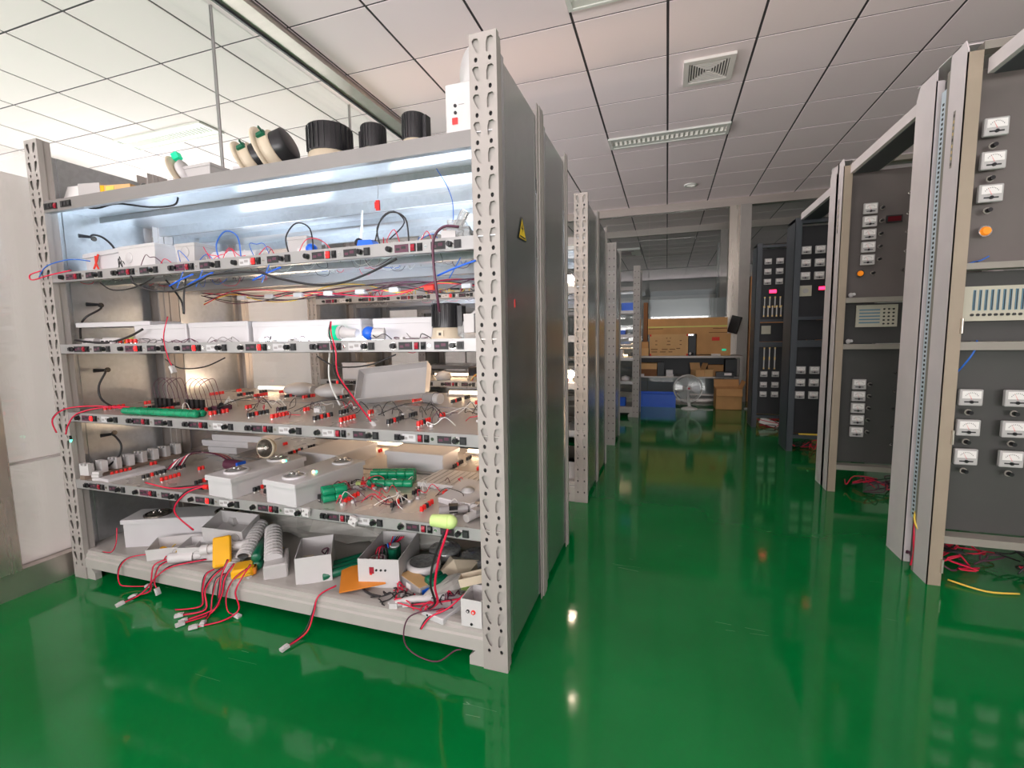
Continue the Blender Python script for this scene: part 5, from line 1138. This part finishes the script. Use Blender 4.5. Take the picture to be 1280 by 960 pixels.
bag('crumpled clear plastic bag against the right post, rear one', -.62, 1.62, D5, .07, .24, .08, 2, 'bagc', -.5)
bag('yellow-green crumpled plastic strip between the clear bags', -.675, 1.58, D5+.02, .035, .17, .05, 3, 'bagy', -.55).location.z = D5
bag('wide clear film roll along the back of the bottom shelf', -1.60, 1.77, D5, .10, .75, .11, 4, 'bagc', PI/2)
bag('clear film wrap at the back, right half of bottom shelf', -1.15, 1.79, D5, .08, .5, .10, 5, 'bagc', PI/2)
t = open_box('small white box with red and black buttons by right post', -.603, 1.39, D5, .075, .10, .095, 0, (0, 0), ())
MB().cyl((-.012, -.05, .055), (-.012, -.054, .055), .006, n=8, m='black').cyl((-.012, -.054, .055), (-.012, -.055, .055), .003, n=8, m='white').build('black_button', t)
MB().cyl((.008, -.05, .054), (.008, -.054, .054), .008, n=8, m='red').cyl((.008, -.054, .054), (.008, -.055, .054), .004, n=8, m='white').build('red_button', t)
MB().cyl((.0, -.05, .01), (.0, -.052, .01), .005, n=8, m='black').build('screw_hole', t)
t = open_box('ivory lid tilted over the small white box by right post', -.625, 1.44, D5+.09, .11, .045, .03, .25, (0, -.25), (), c='ivory')
t.location.z = D5+.105
t = emergency_light('white flat plate on the shelf front, left of the small button box', -.735, 1.415, D5, .10, .15, .014, -.25, (), lid=.001)
MB().cyl((-.02, -.075, .007), (-.02, -.077, .007), .004, n=8, m='black').build('screw_hole', t)
single(MB().tube([(-.09, -.02, .012), (-.03, 0, .02), (.04, .015, .014), (.09, .03, .018)], .013, 'white', 8).box(-.11, -.08, -.035, -.005, 0, .02, 'white'), 'white_sleeve', 'crumpled white sleeve on the front of the bottom shelf, right', 'sleeve', (-.83, 1.41, D5), .25)
tangle('red and black wires heaped on the bottom shelf front, right of centre', -1.08, -.72, 1.36, 1.50, D5, 34, 51, .03, ('wred', 'wred', 'wblack', 'wpurple'), .0026)
tangle('thin wires among the white boxes at left of the bottom shelf', -2.2, -1.6, 1.37, 1.6, D5, 20, 52, .04, ('wred', 'wblack', 'wyellow'), .0024)
cord('thick dark cable with black tip lying before the orange board', [(-1.12, 1.45, D5+.006), (-1.08, 1.42, D5+.006), (-1.04, 1.405, D5+.006), (-1.00, 1.40, D5+.008)], 'wblack', .005)
cord('loop of thin grey-brown wire hanging from bottom shelf, right', [(-.70, 1.40, .15), (-.80, 1.33, .155), (-.84, 1.315, .12), (-.845, 1.31, .05), (-.80, 1.31, .012), (-.72, 1.31, .006), (-.66, 1.32, .05), (-.64, 1.33, .052)], 'wpurple', .0026, 'wire', 'wire')
# leads hanging over the front edge of the bottom shelf
F = 1.318
lead('short red-tipped lead curling beside the long white light, far left', [(-2.36, 1.36, .26), (-2.35, 1.345, .20), (-2.38, 1.34, .155), (-2.45, 1.345, .142)], plug=False, r=.0022)
lead('leftmost lead with white plug hanging off bottom shelf', [(-2.20, 1.40, .142), (-2.26, 1.34, .145), (-2.30, F, .10), (-2.30, 1.312, .03), (-2.27, 1.33, .012), (-2.20, 1.36, .010)])
lead('lead bundle strand hanging below white connector, plug on floor side', [(-2.06, 1.38, .15), (-2.09, 1.33, .14), (-2.10, F, .08), (-2.12, F, .02), (-2.16, 1.29, .010)], r=.0028)
lead('second strand below the white connector, ends in tilted plug', [(-2.04, 1.40, .15), (-2.06, 1.33, .14), (-2.08, F, .07), (-2.07, F, .04)], r=.0022)
lead('long loose strand with white plug from the white connector', [(-1.90, 1.42, .15), (-1.99, 1.34, .145), (-2.06, F, .10), (-2.14, 1.30, .02), (-2.16, 1.24, .008)], r=.0028)
lead('lead from the yellow battery pack, plug-less end to the left', [(-1.78, 1.36, .15), (-1.79, 1.33, .14), (-1.80, F, .08), (-1.80, 1.31, .02), (-1.84, 1.29, .008), (-1.90, 1.27, .006)], plug=False, r=.003)
lead('lead from the yellow battery pack with plug at left', [(-1.74, 1.37, .16), (-1.75, 1.33, .14), (-1.79, F, .08), (-1.77, 1.30, .012), (-1.83, 1.25, .008)], r=.003)
lead('lead from the hollow ribbed lamp, straight down to plug', [(-1.71, 1.37, .20), (-1.71, 1.335, .15), (-1.71, F, .08), (-1.72, 1.31, .02), (-1.78, 1.23, .008)], r=.003)
lead('lead beneath ribbed lamps crossing to the front plug', [(-1.69, 1.38, .18), (-1.69, 1.335, .14), (-1.70, F, .07), (-1.73, 1.29, .008), (-1.77, 1.21, .008)], r=.003)
lead('lead beneath ribbed lamps curving right to a plug', [(-1.62, 1.38, .17), (-1.65, 1.335, .14), (-1.67, F, .08), (-1.66, 1.31, .02), (-1.62, 1.31, .010)], r=.0022)
lead('lead from the flat ribbed lamp looping left then right', [(-1.70, 1.36, .15), (-1.73, 1.33, .13), (-1.75, F, .06), (-1.73, 1.29, .010), (-1.70, 1.24, .008)], r=.0022)
lead('lead from the right ribbed lamp falling off the shelf front', [(-1.60, 1.38, .19), (-1.61, 1.34, .15), (-1.62, F, .10), (-1.61, F, .03), (-1.64, 1.27, .008), (-1.70, 1.21, .008)], r=.003)
lead('lead from the orange board ending in a white plug on its own', [(-1.20, 1.40, .15), (-1.23, 1.34, .14), (-1.24, F, .08), (-1.25, 1.29, .02), (-1.27, 1.22, .010)], r=.003)
lead('red and black lead over the shelf front beside small button box', [(-.66, 1.42, .20), (-.70, 1.36, .17), (-.76, 1.34, .14), (-.79, 1.325, .10)], plug=False, r=.003)
lead('red lead at the foot of the thick hanging lead, bottom shelf', [(-.70, 1.46, .15), (-.76, 1.42, .15), (-.80, 1.40, .15), (-.86, 1.38, .146)], r=.003)

# ---- lit lamps under test, with their own light
def led_bar(label, x, y, z, L, power, cold=True, rz=0, up=True):
    t = thing('led_tube', label, 'lamp', (x, y, z), rz)
    MB().box(-L/2, L/2, -.014, .014, 0, .012, 'white').build('base', t)
    MB().cyl((-L/2+.01, 0, .020), (L/2-.01, 0, .020), .009, n=10, m='cool' if cold else 'warm').build('tube', t)
    l = bpy.data.lights.new('tube_light', 'AREA'); l.shape = 'RECTANGLE'; l.size = L; l.size_y = .03; l.energy = power; l.color = (.70, .84, 1) if cold else (1, .72, .48)
    o = bpy.data.objects.new('tube_light', l); o.location = (0, 0, .034); o.rotation_euler = (PI, 0, 0); o.parent = t; COL.objects.link(o)
led_bar('lit cold-white tube lamp on the upper shelf behind the junction boxes', -2.15, 1.66, D1, .60, 3.2)
led_bar('lit cold-white tube lamp on the upper shelf behind the blue holder', -1.15, 1.74, D1, .70, 3.2)
led_bar('lit cold-white tube lamp on the rear rack, upper shelf, left', -2.0, 2.10, D1, .6, 2.8)
led_bar('lit cold-white tube lamp on the rear rack, upper shelf, right', -1.0, 2.10, D1, .6, 2.8)
led_bar('lit warm tube lamp on the rear rack middle shelf, left', -2.1, 2.20, D2, .5, 4, False)
led_bar('lit warm tube lamp on the rear rack fourth shelf, left', -2.25, 2.22, D3, .30, 3, False)
led_bar('lit warm tube lamp on the rear rack fourth shelf, right', -.85, 2.22, D3, .5, 3, False)
led_bar('lit warm tube lamp on the rear rack fifth shelf, right', -.80, 2.22, D4, .4, 4, False)
led_bar('lit cold-white tube lamp on the middle shelf behind long white box', -1.25, 1.70, D2, .8, 2.5)
led_bar('lit warm tube lamp at the back of the rear rack fifth shelf, centre', -1.5, 2.26, D4, .6, 4, False)

# ---- things on the second row rack, seen through the first
rn = random.Random(5)
rowl = {D1: 'upper', D2: 'middle', D3: 'fourth', D4: 'fifth', D5: 'bottom'}
cnt = 0
def filler(y0, x0, x1, row, dz=0):
    global cnt
    for z in (D1, D2, D3, D4, D5):
        x = x0+.05; k = 0
        while x < x1-.12:
            w_ = rn.uniform(.10, .26); h_ = rn.uniform(.05, .14); d_ = rn.uniform(.10, .18)
            kind = rn.choice(['box', 'box', 'crate', 'drum', 'dome', 'roll'])
            lab = '%s on the %s shelf of the %s rack, number %s from its aisle end'
            yield_ = (x+w_/2, y0+.05+d_/2+rn.uniform(0, .05), z, w_, d_, h_, kind, row); x += w_+rn.uniform(.03, .14); k += 1
            yield yield_
ORD = ['first', 'second', 'third', 'fourth', 'fifth', 'sixth', 'seventh', 'eighth', 'ninth', 'tenth', 'eleventh', 'twelfth']
def place_fill(y0, x0, x1, row):
    items = list(filler(y0, x0, x1, row)); by = {}
    for it in items: by.setdefault(it[2], []).append(it)
    for z, L in by.items():
        L.sort(key=lambda i: -i[0])
        for k, (x, y, z_, w_, d_, h_, kind, row_) in enumerate(L):
            s = '%s shelf of the %s rack, %s item from its aisle end' % (rowl[z], row, ORD[min(k, 11)])
            if kind == 'box':
                c = rn.choice(['whitemetal', 'whitemetal', 'meterface', 'carton2'])
                single(MB().bbox(-w_/2, w_/2, -d_/2, d_/2, 0, h_, c).box(-w_/2-.002, w_/2+.002, -d_/2-.002, d_/2+.002, h_-.012, h_, c), 'boxed_lamp', '%s box, %s' % ({'whitemetal': 'white', 'meterface': 'pale grey', 'carton2': 'cardboard'}[c], s), 'box', (x, y, z_))
            elif kind == 'crate':
                single(MB().box(-w_/2, w_/2, -d_/2, -d_/2+.005, 0, h_, 'blue').box(-w_/2, w_/2, d_/2-.005, d_/2, 0, h_, 'blue').box(-w_/2, -w_/2+.005, -d_/2, d_/2, 0, h_, 'blue').box(w_/2-.005, w_/2, -d_/2, d_/2, 0, h_, 'blue').box(-w_/2, w_/2, -d_/2, d_/2, 0, .004, 'blue').box(-w_/2, w_/2, -d_/2-.006, -d_/2, h_-.02, h_, 'blue'), 'parts_bin', 'blue parts bin, '+s, 'bin', (x, y, z_))
            elif kind == 'drum':
                single(MB().lathe([(.055, 0), (.055, .012), (.048, .03)], 'ivory', 16).lathe([(.045, .03), (.045, .09), (.0005, .092)], 'black', 16), 'downlight_can', 'black can light, '+s, 'downlight', (x, y, z_))
            elif kind == 'dome':
                single(MB().lathe([(.05, 0), (.062, .02), (.05, .05), (.0005, .065)], 'white', 16), 'dome_lamp', 'white dome lamp, '+s, 'lamp', (x, y, z_))
            else:
                single(MB().cyl((-w_/2, 0, .03), (w_/2, .02, .03), .03, n=12, m='white').cyl((-w_/2-.003, 0, .03), (-w_/2, 0, .03), .018, n=10, m='ivory'), 'lamp_tube', 'white lamp tube, '+s, 'lamp', (x, y, z_))
place_fill(2.955, -2.45, -.55, 'second row')
place_fill(6.28, -.95, -.42, 'farthest')
tangle('red, yellow and black wires crowding the second row rack, upper shelf', -2.2, -.62, 3.0, 3.2, D1, 60, 61, .06, ('wred', 'wyellow', 'wblack', 'wred'), .003)
tangle('red and orange wires on the second row rack, fourth shelf right', -1.3, -.62, 2.98, 3.2, D3, 40, 62, .06, ('wred', 'wyellow', 'wblack'), .003)
for i, z in enumerate((D1, D3)):
    t = thing('lit_bulb', ('glowing warm bulb at the aisle end of second row rack, upper shelf', 'glowing warm bulb at the aisle end of second row rack, fourth shelf')[i], 'lamp', (-.60, 3.02, z))
    MB().cyl((0, 0, 0), (0, 0, .03), .014, n=10, m='white').build('base', t)
    MB().sphere((0, 0, .055), .028, 'hotbulb', 12, 7).build('bulb', t)
led_bar('lit cold-white tube lamp on the second row rack, upper shelf', -1.4, 3.25, D1, .9, 4)
led_bar('lit warm tube lamp on the second row rack, fourth shelf', -1.3, 3.3, D3, .9, 6, False)
led_bar('lit cold-white tube lamp on the second row rack, middle shelf', -1.3, 3.3, D2, .9, 4)
led_bar('lit warm tube lamp on the farthest rack, fourth shelf', -.7, 6.6, D3, .4, 4, False)

# loose harness of long wires running along the rear rack under its upper shelf
hn = thing('cable_harness', 'long red, yellow and black wires strung along the rear rack below its upper shelf', 'cables', (-2.35, 1.868, 1.335))
rn = random.Random(77)
for k, c in enumerate(['wpurple', 'wblack', 'wyellow', 'wred', 'wpurple', 'wblack', 'wpurple', 'wred']):
    pts = [(q*.2, rn.uniform(-.012, .012), rn.uniform(-.045, .018)) for q in range(10)]
    MB().tube(pts, .0024, c).build('wire', hn)
for k in range(9):
    MB().bbox(.25+k*.18, .30+k*.18, -.018, .012, -.028, -.006, rn.choice(['inkred', 'redswitch', 'white'])).build('wire_joint', hn)
